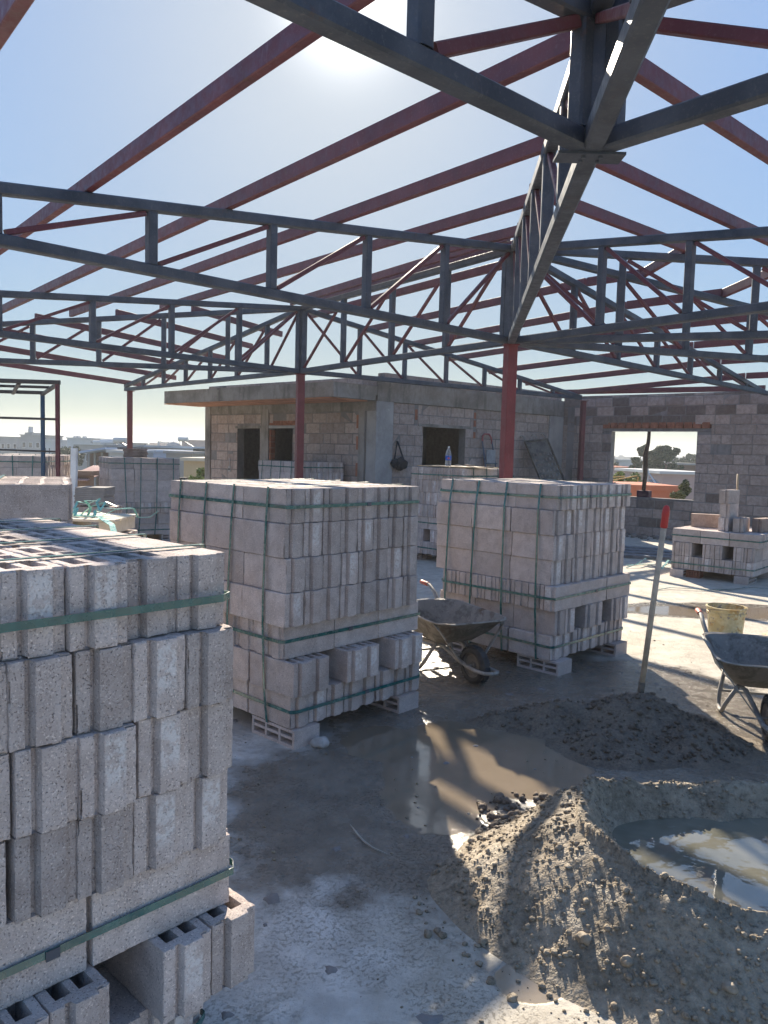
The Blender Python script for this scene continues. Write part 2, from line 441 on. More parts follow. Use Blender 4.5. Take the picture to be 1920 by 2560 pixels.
def pallet(label, origin, rot, layers='EGFEEEE', near=False, vis=7, uface='lo', hollow_top=0.0, seed=1,
           straps=(0, 2, 6), vstraps=(.13, .40, .64, .88), base=.11, jitter=.006, group='strapped stacks of pumice blocks on the roof slab', name='block_stack', offs=None):
    r = random.Random(seed * 101 + 5)
    root = thing(name, label, 'block stack', (origin[0], origin[1], 0), R(rot), group)
    A, B = (HOL, SOL) if near else (HOLL, SOLL)
    rest = MB(); nl = len(layers)
    W, D = 8 * .140, 3 * .39
    ext = []; ty_ = layers
    for li, ty in enumerate(layers):
        z = base + li * .192
        top = li == nl - 1
        du = (offs[li][0] if offs else r.uniform(-.02, .02)); dv = (offs[li][1] if offs else r.uniform(-.018, .018))
        cells = []
        if ty in 'EG':
            for c in range(8):
                if ty == 'G' and c in (2, 5): continue
                for ro in range(3):
                    cells.append((du + (c + .5) * .140, dv + (ro + .5) * .39, 90, c, ro))
        else:
            for c in range(3):
                for ro in range(8):
                    cells.append((du + (c + .5) * .39, dv + (ro + .5) * .140, 0, c, ro))
        e = [9, -9, 9, -9]
        for (u, v, a, c, ro) in cells:
            lastc = 7 if ty in 'EG' else 2
            onv = ro == 0; onu = (c == 0) if uface == 'lo' else (c == lastc)
            inner = (ty == 'E' and ro == 1 and 0 < c < 7) or (ty == 'F' and c == 1 and 0 < ro < 7)
            if inner and not top: continue
            shown = (top or onv or onu) and li >= nl - vis
            ju, jv = r.gauss(0, jitter), r.gauss(0, jitter)
            if ty in 'EG': ju *= .35; 
            else: jv *= .35
            flip = r.random() < .5
            hol = (ty == 'G') or (top and (c / 8.0 < hollow_top)) or (r.random() < .12 and not top)
            me = r.choice(A if hol else B)
            mtx = Matrix.Translation((u + ju, v + jv, z)) @ Matrix.Rotation(R(a + 180 + r.gauss(0, .35)), 4, 'Z')
            if hol and not (top or ty == 'G'): pass
            if shown:
                o = bpy.data.objects.new('concrete_block', me); C.objects.link(o); o.parent = root
                o.matrix_local = mtx
            else:
                dx, dy = BL / 2, BT / 2
                rest.box((-dx, -dy, 0), (dx, dy, BH), mtx)
            hx, hy = ((BT / 2, BL / 2 + .0155) if ty in 'EG' else (BL / 2 + .0155, BT / 2))
            e = [min(e[0], u + ju - hx), max(e[1], u + ju + hx), min(e[2], v + jv - hy), max(e[3], v + jv + hy)]
        ext.append((e, z))
    if rest.v:
        o = rest.build('hidden_blocks', M['block'], root, local=True); o['kind'] = 'stuff'
    # green bands
    g = .004
    for li in straps:
        if li >= nl: continue
        e, z = ext[li]; zz = z + BH * r.uniform(.42, .56); dz = r.uniform(-.006, .006)
        c_ = .022; mb = MB(); x0_, x1_, y0_, y1_ = e[0] - g, e[1] + g, e[2] - g, e[3] + g
        if ty_[li] in 'EG': pts = [(x0_, y0_ + c_, zz), (x0_ + .034, y0_, zz), (x1_ - .034, y0_, zz + dz), (x1_, y0_ + c_, zz + dz), (x1_, y1_ - c_, zz), (x1_ - .034, y1_, zz), (x0_ + .034, y1_, zz), (x0_, y1_ - c_, zz - dz)]
        else: pts = [(x0_, y0_ + .034, zz), (x0_ + c_, y0_, zz), (x1_ - c_, y0_, zz + dz), (x1_, y0_ + .034, zz + dz), (x1_, y1_ - .034, zz), (x1_ - c_, y1_, zz), (x0_ + c_, y1_, zz), (x0_, y1_ - .034, zz - dz)]
        strip_loop(mb, pts, (0, 0, 1)); st_ = mb.build('strap', M['strap'], root, local=True)
        if near:
            mb = MB(); uu = (x0_ + x1_) / 2 + r.uniform(-.25, .25); mb.box((uu - .016, y0_ - .0055, zz - .0115), (uu + .016, y0_ - .0023, zz + .0115)); mb.build('strap_seal', M['steel'], st_, local=True)
    hp = []
    for e, z in ext: hp += [(e[0], z), (e[1], z), (e[0], z + BH), (e[1], z + BH)]
    H = hull([(round(a, 4), round(b, 4)) for a, b in hp])
    cu = sum(p[0] for p in H) / len(H); cz = sum(p[1] for p in H) / len(H)
    for f in vstraps:
        mb = MB(); v = D * f; sk = r.uniform(-.05, .05)
        pts = []
        for (u, z) in H:
            vv = v + sk * (1 - (z - base) / (nl * .192))
            pts.append((u + (.007 if u > cu else -.007), vv, z + (.006 if z > cz else -.006)))
        strip_loop(mb, pts, (0, 1, 0), w=.017)
        mb.build('strap', M['strap'], root, local=True)
    # bearers: hollow bricks laid flat under the two edges
    for u in (.12, W - .12):
        for v in (.12, D - .12):
            mb = MB(); L2, T2, h2 = .19, .095, base - .004
            mb.box((u - T2, v - L2, 0), (u + T2, v + L2, .018)); mb.box((u - T2, v - L2, h2 - .018), (u + T2, v + L2, h2))
            for k in range(4):
                yy = v - L2 + (2 * L2 - .018) * k / 3
                mb.box((u - T2, yy, .0182), (u + T2, yy + .018, h2 - .0182))
            mb.box((u - T2 + .002, v - L2 + .002, h2 * .46), (u + T2 - .002, v + L2 - .002, h2 * .46 + .016))
            mb.build('bearer_brick', M['block'], root, local=True)
    return root

# ------------------------------------------------------------------ roof steel
HB, HT = 2.97, 4.0            # axis heights of bottom chord and of the top chord at the hubs
P1 = Vector((1.40, 9.00, 0)); P2 = Vector((-1.45, 13.07, 0)); P3 = Vector((-6.08, 18.29, 0)); P0 = Vector((.83, 3.36, 0))
def U(deg): return Vector((math.cos(R(deg)), math.sin(R(deg)), 0))
TG = 'steel roof trusses'
def truss(label, P, deg, L, panels, zt0=HT, slope=.128, diag=1, start=.06, chord=.08, first_diag=True, endv=False, dmat=None, dsz=.038):
    d = U(deg); t0 = start
    root = thing('roof_truss', label, 'roof truss', tuple(P + Vector((0, 0, HB))), 0, TG)
    def top(t): return P + d * t + Vector((0, 0, zt0 - slope * t))
    def bot(t): return P + d * t + Vector((0, 0, HB))
    b = MB(); b.bar(bot(t0 * .5), bot(L), chord, chord); b.build('bottom_chord', M['steel'], root)
    b = MB(); b.bar(top(t0 * .5), top(L), chord, chord); b.build('top_chord', M['steel'], root)
    ts = [t0] + list(panels)
    for i, t in enumerate(ts):
        h0, h1 = HB + chord / 2, zt0 - slope * t - chord / 2
        if h1 - h0 < .03: continue
        b = MB(); ww = chord if i else chord * .98
        p = P + d * t; b.bar((p.x, p.y, h0), (p.x, p.y, h1), ww * .92, ww * .92, upv=d)
        for za_, zb_ in ((h0, h0 + .006), (h1 - .006, h1)): b.bar((p.x, p.y, za_), (p.x, p.y, zb_), ww * .92 + .010, ww * .92 + .010, upv=d, ch=.3)
        b.build('vertical_strut', M['steel'], root)
    for i in range(len(ts) - 1):
        a, c = ts[i], ts[i + 1]
        if diag < 0: a, c = c, a
        q = top(a) + Vector((0, 0, -.06)); p = bot(c) + Vector((0, 0, .055))
        sgn = 1 if c > a else -1
        p = p - d * .06 * sgn; q = q + d * .05 * sgn
        if q.z - p.z < .06: continue
        b = MB(); b.bar(p, q, dsz, dsz); b.build('diagonal_brace', dmat or M['red'], root)
    return root

def pan(a, st, L): 
    out = []; t = a
    while t < L - .25: out.append(t); t += st
    return out
truss('grey half truss running left over the near block stacks from the nearer red post', P1, 224.5, 8.3, pan(1.18, 1.09, 8.3))
truss('grey half truss from the nearer red post down to the right block wall top', P1, 45.2, 8.15, pan(1.3, 1.16, 8.15))
truss('lower of the two fanned grey trusses at right, nearest above the wall truss', P1, 15.8, 8.3, pan(1.39, .93, 8.3))
truss('upper of the two fanned grey trusses at right, under the near right half truss', P1, 339.7, 8.3, pan(1.19, 1.32, 8.3), slope=.118)
truss('highest grey half truss reaching the right picture edge from the nearer red post', P1, 307.0, 8.3, pan(1.23, .98, 8.3), slope=.14)
hipt = truss('hip truss seen nearly edge on, coming overhead from the nearer red post', P1, 264.2, 8.6, pan(.95, .95, 8.6), slope=.088, chord=.085)
truss('ridge truss of even depth joining the two red posts', P2, 125.0 + 180, 4.97 - .1, [1.33, 2.6, 3.79, 4.84], slope=0.0, diag=-1, zt0=HT)
truss('grey half truss from the farther red post to the corner of house and right wall', P2, 36.3, 7.1, pan(1.18, 1.0, 7.1), slope=.142, dmat=None)
truss('grey half truss from the farther red post to the slim post at far left', P2, 131.6, 7.05, pan(1.03, 1.01, 7.05), slope=.135)
truss('lower grey hip truss running left from the farther red post', P2, 185.7, 8.6, pan(1.2, 1.03, 8.6), slope=.095)
truss('upper grey half truss running left and nearer from the farther red post', P2, 227.8, 8.3, pan(1.27, 1.19, 8.3), slope=.115)
Z0 = HT - .088 * (P0 - P1).length
truss('overhead grey truss running up and left from the bolted hanging node', P0, 221.3, 6.0, pan(1.0, 1.05, 6), zt0=Z0 - .02, slope=.10, dsz=.05, start=.10)
truss('overhead grey truss running up and right from the bolted hanging node', P0, 311.0, 5.0, pan(1.0, 1.05, 5), zt0=Z0 - .02, slope=.10, dsz=.05, start=.10)
# plate under the hanging node
b = MB(); b.box((P0.x - .15, P0.y - .055, HB - .052), (P0.x + .13, P0.y + .055, HB - .041)); 
for dx in (-.04, .03):
    for dy in (-.03, .02): b.tube([(P0.x + dx, P0.y + dy, HB - .062), (P0.x + dx, P0.y + dy, HB - .05)], .009, 6)
b.build('gusset_plate', M['steel'], hipt)
b = MB(); b.bar((P0.x, P0.y, HB + .04), (P0.x, P0.y, Z0 - .04), .10, .10, upv=(1, 0, 0)); b.build('king_post', M['steel'], hipt)

# posts
def post(label, x, y, h, s, rot, mat, base=True, z0=0.0):
    root = thing('roof_post', label, 'steel post', (x, y, z0), 0, 'posts carrying the steel roof')
    b = MB(); up_ = U(rot); b.bar((x, y, z0 + .012), (x, y, h), s, s, upv=up_, ch=.08); b.build('shaft', mat, root)
    b = MB(); b.box((x - .11, y - .11, z0), (x + .11, y + .11, z0 + .012)); b.build('base_plate', mat, root)
    b = MB(); b.box((x - .09, y - .09, h), (x + .09, y + .09, h + .008)); b.build('cap_plate', mat, root)
post('bright red post, the nearer of the two thick ones, behind the right block stack', P1.x, P1.y, HB - .05, .125, 24, M['redpost'])
post('dark red post, the farther of the two, in front of the house door side', P2.x, P2.y, HB - .05, .125, 24, M['redpost'])
post('slim dark red post at the far left behind the tall strapped stack', P3.x + .1, P3.y - .1, HB - .05, .12, 24, M['red'])
post('mortar splashed dark red post set in the block wall corner', 4.36, 17.36, HB - .06, .10, 20, M['red'])

# purlins
PG = 'red oxide purlins laid over the trusses'
ORD = ['first', 'second', 'third', 'fourth', 'fifth', 'sixth', 'seventh', 'eighth']
LV = [.5, 1.55, 2.6, 3.7, 4.82, 5.92, 7.05, 8.1]
LL = [.42, 1.42, 2.6, 3.75, 4.88, 5.95, 7.0, 8.05]; LR = [.5, 1.55, 2.48, 3.49, 4.5, 5.5]
def purlin(label, a, bb, h=.105, wd=.055):
    a, bb = Vector(a), Vector(bb)
    o = MB(); mid = (a + bb) / 2
    o.bar(a, bb, wd, h, ch=.1)
    ob = o.build('roof_purlin', M['red']); tag(ob, label, 'purlin', PG)
PZ = .04 + .0525
def zs(s, t, z0=HT): return z0 - s * t + PZ
for i, c in enumerate(LV):
    nm = ORD[i] + ' red purlin down from the ridge '
    # left slope: hip truss (185.7) .. hip truss (264.2)
    cl_ = LL[i]; a = P2 + U(185.7) * ((cl_ + .39) / .831 + .10); a.z = zs(.128, cl_)
    tb = cl_ / .711; bq = P1 + U(264.2) * tb; bq.z = zs(.128, cl_)
    # keep it resting on the two half trusses between
    if i == 0:
        a = P1 + U(224.5) * .45 + U(129.5) * .62; a.z = zs(.128, cl_)
    purlin(nm + 'on the left slope, crossing the open sky', a, bq)
    # right slope: hip .. fan truss 339.7
    if i < 6:
        cr_ = LR[i]; tb = cr_ / .664; a = P1 + U(264.2) * tb; a.z = zs(.130, cr_)
        t2 = cr_ / .889 + .1; bq = P1 + U(339.7) * t2; bq.z = zs(.130, cr_)
        if i == 0: bq = P1 + U(307) * c + U(42.4) * .12; bq.z = zs(.14, c)
        purlin(nm + 'on the near right slope', a, bq)
    if 0 < i:
        t2 = c / .889 + .06; a = P1 + U(339.7) * t2; a.z = zs(.118, t2 - .06) - .004
        t3 = c / .92; bq = P1 + U(15.8) * t3; bq.z = zs(.128, t3)
        purlin(nm + 'between the two fanned trusses at the right', a, bq)
    if i < 8:
        t3 = c / .944 + .05; a = P1 + U(15.8) * t3; a.z = zs(.128, t3) + .0
        cg = min(c, 7.0); q = P2 + U(36.3) * cg; q.z = zs(.142, cg) if c < 7 else zs(.142, 7.0)
        D_ = P1 + U(45.2) * min(c, 8.1); D_.z = zs(.128, min(c, 8.1))
        dr = (q - D_).normalized(); q = q + dr * .55
        purlin(nm + 'on the far right slope above the block wall', D_, q)
        if i < 7: purlin(nm + 'closing the corner beside the wall truss', a, D_ + (a - D_).normalized() * .04)
    if 0 < i < 7:
        a = P2 + U(185.7) * (c / .872); a.z = zs(.095, c / .872)
        q = P2 + U(131.6) * c; q.z = zs(.135, c); dr = (q - a).normalized()
        purlin(nm + 'on the far left hip end', a, q + dr * (.9 if i < 6 else .5))
for s_, lab in ((1, 'red purlin lying along the left side of the ridge truss'), (-1, 'red purlin lying along the far side of the ridge truss')):
    n_ = U(215) * s_
    a = P2 + n_ * .14 + U(125) * .1; bq = P1 + n_ * .14 - U(125) * .05
    a.z = bq.z = HT + PZ + .01; purlin(lab, a, bq)

# ------------------------------------------------------------------ block stacks
pallet('huge nearest block stack filling the lower left, hollow blocks showing on its sunlit top', (-1.20, 1.16), 46.4, near=True, hollow_top=.80, seed=3, base=.06,
       offs=[(-.03, .01), (.10, -.06), (0, 0), (.045, -.015), (.05, -.025), (.04, -.02), (.03, .0)], jitter=.008, vstraps=(.10, .36, .62, .86))
pallet('tall block stack left of the wheelbarrow with four straps on its left face', (-.535, 4.24), 47.3, near=True, seed=4,
       offs=[(.02, -.035), (.0, -.085), (.015, .02), (-.02, -.03), (-.01, -.02), (-.01, -.01), (.0, .0)])
pallet('tall block stack right of the wheelbarrow, in front of the bright red post', (1.29, 5.83), 45.0, near=True, seed=5,
       offs=[(.0, .0), (.03, -.03), (.0, -.03), (.02, .02), (.01, .01), (.0, .01), (.03, .0)])
pallet('second block stack at the left edge with one wide green strap on its face', (-1.66, 4.12), 113, near=True, vis=2, seed=6, vstraps=(.33, .9), hollow_top=1.0, straps=(0, 2))
pallet('block stack behind the brown frame posts at the far left edge', (-5.62, 12.75), 101, vis=4, seed=7)
pallet('block stack half hidden behind the one at the brown frame', (-5.95, 14.35), 101, vis=4, seed=8)
pallet('tall shaded block stack with four straps and a bundle of thin tiles on top', (-5.24, 14.27), -60, vis=7, seed=9, uface='hi', vstraps=(.18, .42, .66, .90))
pallet('low-lying far block stack before the house door, split by the farther red post', (-1.58, 13.85), 45, vis=3, seed=10)
pallet('block stack with a plywood sheet and a water bottle on top', (.41, 12.23), -45, vis=7, seed=11, uface='hi')
pallet('half used low block stack at the right edge with loose blocks on top', (4.17, 11.17), -41, layers='EGF', vis=3, seed=12, uface='hi', straps=(0, 2), vstraps=())

# ------------------------------------------------------------------ house and block walls
M['conc'] = None
def m_concrete(name, a, b, stain=.6):
    n = NT(name); f = n.noise(1.7, 6, .7); g = n.noise(9, 5, .7); st = n.noise(5, 4, .6, vec=n.vmul(n.pos, (1, 1, .22)))
    c = n.mix(n.ramp(f, .35, .65), a, b)
    c = n.mix(n.math('MULTIPLY', n.ramp(st, .5, .68), stain), c, tuple(x * .45 for x in a))
    c = n.mix(n.math('MULTIPLY', n.ramp(g, .55, .75), .4), c, tuple(min(1, x * 1.35) for x in b))
    return n.done(c, .88, n.bump(n.math('ADD', n.noise(30, 5, .7), n.math('MULTIPLY', g, .8)), .006, .7), spec=.3)
M['conc'] = m_concrete('raw_concrete', (.21, .19, .165), (.35, .32, .285))
M['concl'] = m_concrete('pale_concrete', (.30, .29, .275), (.42, .405, .385), .3)
M['mortar'] = m_concrete('mortar', (.20, .185, .175), (.30, .28, .265), .4)
M['terra'] = m_simple('terracotta', (.34, .15, .095), .85, .35, 6, .004, 40, spec=.2)
M['soffit'] = m_simple('terracotta_soffit', (.50, .26, .17), .85, .25, 3, .003, 30, spec=.2)
M['dark'] = m_simple('black_cloth', (.012, .013, .018), .8, .3, 20, .004, 90)

Hc = Vector((-.20, 14.3, 0)); UR = Vector((.741, .671, 0)).normalized(); UL = Vector((-.741, .671, 0)).normalized()
Wc = Hc + UR * 5.80; UW = Vector((.741, -.671, 0)).normalized()
NR = Vector((UR.y, -UR.x, 0)); NL = Vector((-UL.y, UL.x, 0)); NL = -NL if NL.y > 0 else NL; NR = NR if NR.y < 0 else -NR
NW = Vector((UW.y, -UW.x, 0)); NW = NW if NW.y < 0 else -NW

def wall_M(P, d, nrm):
    # local x along the wall, y outwards from the visible face (negative = into the wall), z up
    m = Matrix((Vector((d.x, d.y, 0)), Vector((nrm.x, nrm.y, 0)), Vector((0, 0, 1)))).transposed().to_4x4(); m.translation = P; return m

def wall_blocks(blk, mor, P, d, nrm, s0, s1, z0, z1, holes=(), shallow=(), bh=.2, bl=.40, th=.19, seed=0, dark=None, jag=0.0):
    """individually laid blocks with mortar behind; holes = (s0, s1, z0, z1)"""
    r = random.Random(seed); Mx = wall_M(P, d, nrm); z = z0; row = 0
    while z < z1 - .02:
        zt = min(z + bh, z1); s = s0 - (bl * .5 if row % 2 else 0) - r.uniform(0, .06)
        while s < s1:
            L = bl * (1 if r.random() > .12 else r.choice([.5, .75])); a, b_ = max(s, s0), min(s + L, s1); s += L
            segs = [(a, b_)]
            for h in list(holes) + list(shallow):
                if h[2] < (z + zt) / 2 < h[3]:
                    ns = []
                    for (p, q) in segs:
                        if q <= h[0] or p >= h[1]: ns.append((p, q)); continue
                        if p < h[0]: ns.append((p, h[0]))
                        if q > h[1]: ns.append((h[1], q))
                    segs = ns
            for (p, q) in segs:
                if q - p < .03: continue
                g = .006; o = r.gauss(0, .0035)
                t = r.uniform(-.7, 1)
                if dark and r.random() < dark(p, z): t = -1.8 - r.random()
                c = .008
                x0, x1, zz0, zz1 = p + g, q - g, z + g, zt - g + r.uniform(-.003, .003)
                vs = [(x0, -th, zz0), (x1, -th, zz0), (x1, -th, zz1), (x0, -th, zz1),
                      (x0, o - c, zz0), (x1, o - c, zz0), (x1, o - c, zz1), (x0, o - c, zz1),
                      (x0 + c, o, zz0 + c), (x1 - c, o, zz0 + c), (x1 - c, o, zz1 - c), (x0 + c, o, zz1 - c)]
                vs = [(vx, vy + (r.gauss(0, .0015) if i > 7 else 0), vz) for i, (vx, vy, vz) in enumerate(vs)]
                fs = [(0, 1, 2, 3), (8, 11, 10, 9), (4, 8, 9, 5), (5, 9, 10, 6), (6, 10, 11, 7), (7, 11, 8, 4), (0, 4, 5, 1), (1, 5, 6, 2), (2, 6, 7, 3), (3, 7, 4, 0)]
                blk.add([Mx @ Vector(v) for v in vs], fs, t)
        z += bh; row += 1
    # mortar core, cut round the holes
    zs_ = sorted(set([z0, z1] + [v for h in holes for v in (h[2], h[3]) if z0 < v < z1]))
    for za, zb in zip(zs_, zs_[1:]):
        segs = [(s0, s1)]
        for h in holes:
            if h[2] < (za + zb) / 2 < h[3]:
                ns = []
                for (p, q) in segs:
                    if q <= h[0] or p >= h[1]: ns.append((p, q)); continue
                    if p < h[0]: ns.append((p, h[0]))
                    if q > h[1]: ns.append((h[1], q))
                segs = ns
        for (p, q) in segs: mor.box((p + .004, -th + .01, za + (.001 if za > z0 else 0)), (q - .004, -.007, zb - .004), Mx)
    return Mx

house = thing('unfinished_house', 'unplastered pumice block house with overhanging concrete slab and dark openings', 'house', tuple(Hc))
sd = lambda s, z: .06
# left face
blk, mor = MB(), MB()
wall_blocks(blk, mor, Hc, UL, NL, .42, 3.04, 0, 2.42, [(2.30, 3.045, .9, 2.10), (2.20, 3.05, 2.10, 2.26)], seed=3)
wall_blocks(blk, mor, Hc, UL, NL, 3.30, 5.10, 0, 2.42, [(3.35, 4.12, 0, 2.10), (3.30, 4.2, 2.10, 2.16)], seed=4)
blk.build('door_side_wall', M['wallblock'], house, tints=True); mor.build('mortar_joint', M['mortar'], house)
blk, mor = MB(), MB()
wall_blocks(blk, mor, Hc, UR, NR, .44, 5.28, 0, 2.60, [(1.25, 2.46, 1.0, 2.18), (1.10, 2.62, 2.18, 2.24)], [(2.70, 2.78, 2.0, 2.56), (1.0, 1.09, 2.2, 2.56)], seed=5)
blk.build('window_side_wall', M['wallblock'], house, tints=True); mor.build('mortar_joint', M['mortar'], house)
ML, MR_, MW = wall_M(Hc, UL, NL), wall_M(Hc, UR, NR), wall_M(Wc, UW, NW)
b = MB(); b.box((0.0, -.25, 0), (.42, .025, 2.598), MR_); b.box((.422, -.22, 0), (.44, .005, 2.5), MR_); b.build('corner_column', M['concl'], house)
b = MB(); b.box((.27, -.22, 0), (.42, .012, 2.5), ML); b.build('corner_column', M['conc'], house)
b = MB(); b.box((5.28, -.22, 0), (5.86, .02, 2.596), MR_); b.build('column', M['concl'], house)
b = MB(); b.box((3.045, -.2, 0), (3.295, .02, 2.5), ML); b.build('column', M['conc'], house)
b = MB(); b.box((5.10, -.22, 0), (5.30, .022, 2.597), ML); b.build('column', M['conc'], house)
b = MB(); b.box((0.02, -.24, 2.60), (5.86, .03, 2.955), MR_); b.build('ring_beam', M['conc'], house)
b = MB(); b.box((.0, -.2, 2.42), (5.10, .008, 2.594), ML); b.build('ring_beam', M['conc'], house)
# overhanging slab with terracotta soffit
b = MB()
b.box((-.02, .03, 2.603), (5.27, 1.10, 2.86), ML); b.box((-.02, -5.2, 2.70), (5.27, .028, 2.862), ML)
b.build('roof_overhang', M['conc'], house)
b = MB(); 
for i in range(13): 
    x = .12 + i * .405; b.box((x, .10, 2.585), (x + .39, 1.04, 2.6025), ML)
b.build('soffit_tiles', M['soffit'], house)
blk, mor = MB(), MB()
wall_blocks(blk, mor, Hc, UL, NL, .0, 5.2, 2.864, 3.05, seed=6)
wall_blocks(blk, mor, Hc, UR, NR, .2, 5.75, 2.958, 3.13, seed=7)
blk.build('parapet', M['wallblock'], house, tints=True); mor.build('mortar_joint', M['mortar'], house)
# brick infill pieces, lintels
bits = [((2.21 + i * .083, -.12, 2.165), (2.285 + i * .083, -.002, 2.255), ML) for i in range(10)]
bits += [((3.0, -.14, .95 + i * .125), (3.043, -.012, 1.065 + i * .125), ML) for i in range(9)]
bits += [((3.30, -.14, 1.0 + i * .135), (3.345, -.012, 1.12 + i * .135), ML) for i in range(8)]
bits += [((2.705, -.1, z), (2.775, -.004, z + .13), MR_) for z in (2.0, 2.24, 2.4)] + [((1.01, -.1, 2.3), (1.08, -.004, 2.5), MR_)]
bits += [((.43, -.1, z), (.48, .004, z + .25), ML) for z in (.6, 1.2, 1.7, 2.1)]
for lo_, hi_, mm_ in bits:
    b = MB(); b.box(lo_, hi_, mm_); b.build('infill_brick', M['terra'], house)
b = MB(); b.box((2.22, -.15, 2.102), (3.04, .012, 2.16), ML); b.build('lintel', M['concl'], house)
b = MB(); b.box((3.305, -.15, 2.102), (4.19, .006, 2.158), ML); b.build('lintel', M['conc'], house)
b = MB(); b.box((1.11, -.15, 2.182), (2.61, .008, 2.238), MR_); b.build('lintel', M['conc'], house)
# back and inner walls close the rooms
b = MB(); b.box((5.1, -5.2, 0), (5.3, -.23, 2.69), ML); b.box((0, -5.4, 0), (5.3, -5.2, 2.69), ML); b.build('rear_wall', M['wallblock'], house)
b = MB(); b.box((1.25, -2.2, 0), (1.37, -.25, 2.6), MR_); b.box((1.9, -2.0, 0), (2.1, -1.7, 2.6), MR_); b.box((0.3, -2.4, 0), (3.6, -2.25, 2.6), MR_); b.build('inner_wall', M['mortar'], house)
b = MB(); b.box((5.31, -.5, 0), (5.75, -.23, 2.596), MR_); b.build('inner_wall', M['mortar'], house)
b = MB(); b.box((4.33, .002, 1.15), (4.43, .016, 1.27), ML); b.box((4.36, .003, 1.27), (4.385, .01, 1.45), ML); b.build('socket_patch', M['concl'], house)
b = MB()
for k in range(3): b.box((4.345 + k * .026, .0165, 1.19), (4.365 + k * .026, .0185, 1.215), ML)
b.build('socket_box', M['dark'], house)

# right block wall with window
rw = thing('block_wall', 'long bare block wall at the right with a propped window opening', 'wall', tuple(Wc))
blk, mor = MB(), MB()
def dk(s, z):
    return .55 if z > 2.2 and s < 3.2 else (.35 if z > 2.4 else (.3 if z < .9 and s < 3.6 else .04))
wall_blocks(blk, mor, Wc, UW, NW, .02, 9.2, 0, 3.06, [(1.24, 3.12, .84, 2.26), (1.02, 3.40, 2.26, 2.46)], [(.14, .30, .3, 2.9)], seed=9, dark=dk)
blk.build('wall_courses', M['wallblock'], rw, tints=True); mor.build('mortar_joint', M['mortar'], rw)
b = MB(); b.box((1.02, -.19, 2.262), (3.40, -.01, 2.325), MW); b.build('concrete_lintel', M['mortar'], rw)
b = MB(); r_ = random.Random(5)
for i in range(13):
    x = 1.03 + i * .182; b.box((x, -.15, 2.328), (x + .16, .004 + r_.uniform(0, .006), 2.45), MW)
b.build('brick_lintel', M['terra'], rw)
for i in range(12):
    b = MB(); b.box((.15, -.14, .3 + i * .215), (.28, -.012 - r_.uniform(0, .02), .3 + i * .215 + r_.uniform(.12, .19)), MW); b.build('infill_brick', M['terra'], rw)

def WP(s, o, z): return MW @ Vector((s, o, z))
# prop in the window
t = thing('timber_prop', 'rough dark timber prop standing upright in the window opening', 'prop', tuple(WP(2.0, -.1, .92)))
b = MB(); b.tube([WP(2.0, -.1, .98), WP(2.02, -.1, 1.3), WP(2.0, -.1, 1.75), WP(2.05, -.1, 2.02), WP(2.06, -.1, 2.26)], [.042, .05, .055, .042, .036], 9)
b.build('trunk_pole', m_simple('rough_timber', (.10, .07, .05), .85, .4, 30, .01, 40), t, smooth=True)
b = MB(); b.box((1.88, -.18, .84), (2.15, -.02, .98), MW)
ob = b.build('foot_block', m_simple('maroon_block', (.06, .018, .035), .7, .3), t)

# low wall at the roof edge left of the house
b = MB(); b.bar((-4.75, 18.6, .47), (-6.2, 18.75, .47), .18, .93, ch=.02)
tag(b.build('parapet_wall', m_simple('dark_render', (.05, .05, .055), .9, .3, 4, .004, 30)), 'dark low parapet wall at the roof edge left of the house', 'parapet wall')

# ------------------------------------------------------------------ heaps, pool
def m_soil(name, a, b, wet=.0, sc_=1.0):
    n = NT(name); f = n.noise(5 * sc_, 6, .7); g = n.noise(40 * sc_, 5, .75); v = n.voro(55 * sc_); v2 = n.voro(140 * sc_)
    c = n.mix(n.ramp(f, .35, .65), a, b)
    c = n.mix(n.math('MULTIPLY', n.ramp(g, .5, .7), .5), c, tuple(min(1, x * 1.5) for x in b))
    c = n.mix(n.math('MULTIPLY', n.ramp(g, .48, .36), .6), c, tuple(x * .5 for x in a))
    h = n.math('SUBTRACT', n.math('MULTIPLY', g, 1.2), n.math('MULTIPLY', v, .7)); h = n.math('SUBTRACT', h, n.math('MULTIPLY', v2, .35))
    return n.done(c, n.ramp(n.noise(12, 3), .35, .65, .6 - wet * .3, .92 - wet * .3), n.bump(h, .008, .8), spec=.3 + .2 * wet)
M['soil'] = m_soil('sandy_mortar_mix', (.225, .182, .128), (.34, .277, .20))
M['mud'] = m_soil('wet_mortar', (.12, .092, .064), (.20, .155, .11), .5, 1.2)
M['sand'] = m_soil('yellow_sand', (.42, .31, .19), (.58, .45, .30))

def fbm(x, y, s, o=4, seed=0.0):
    v = 0; a = 1; t = 0
    for i in range(o):
        v += a * noise.noise(Vector((x * s, y * s, seed + i * 7.3))); t += a; a *= .55; s *= 2.1
    return v / t
def sst(x): x = max(0.0, min(1.0, x)); return x * x * (3 - 2 * x)

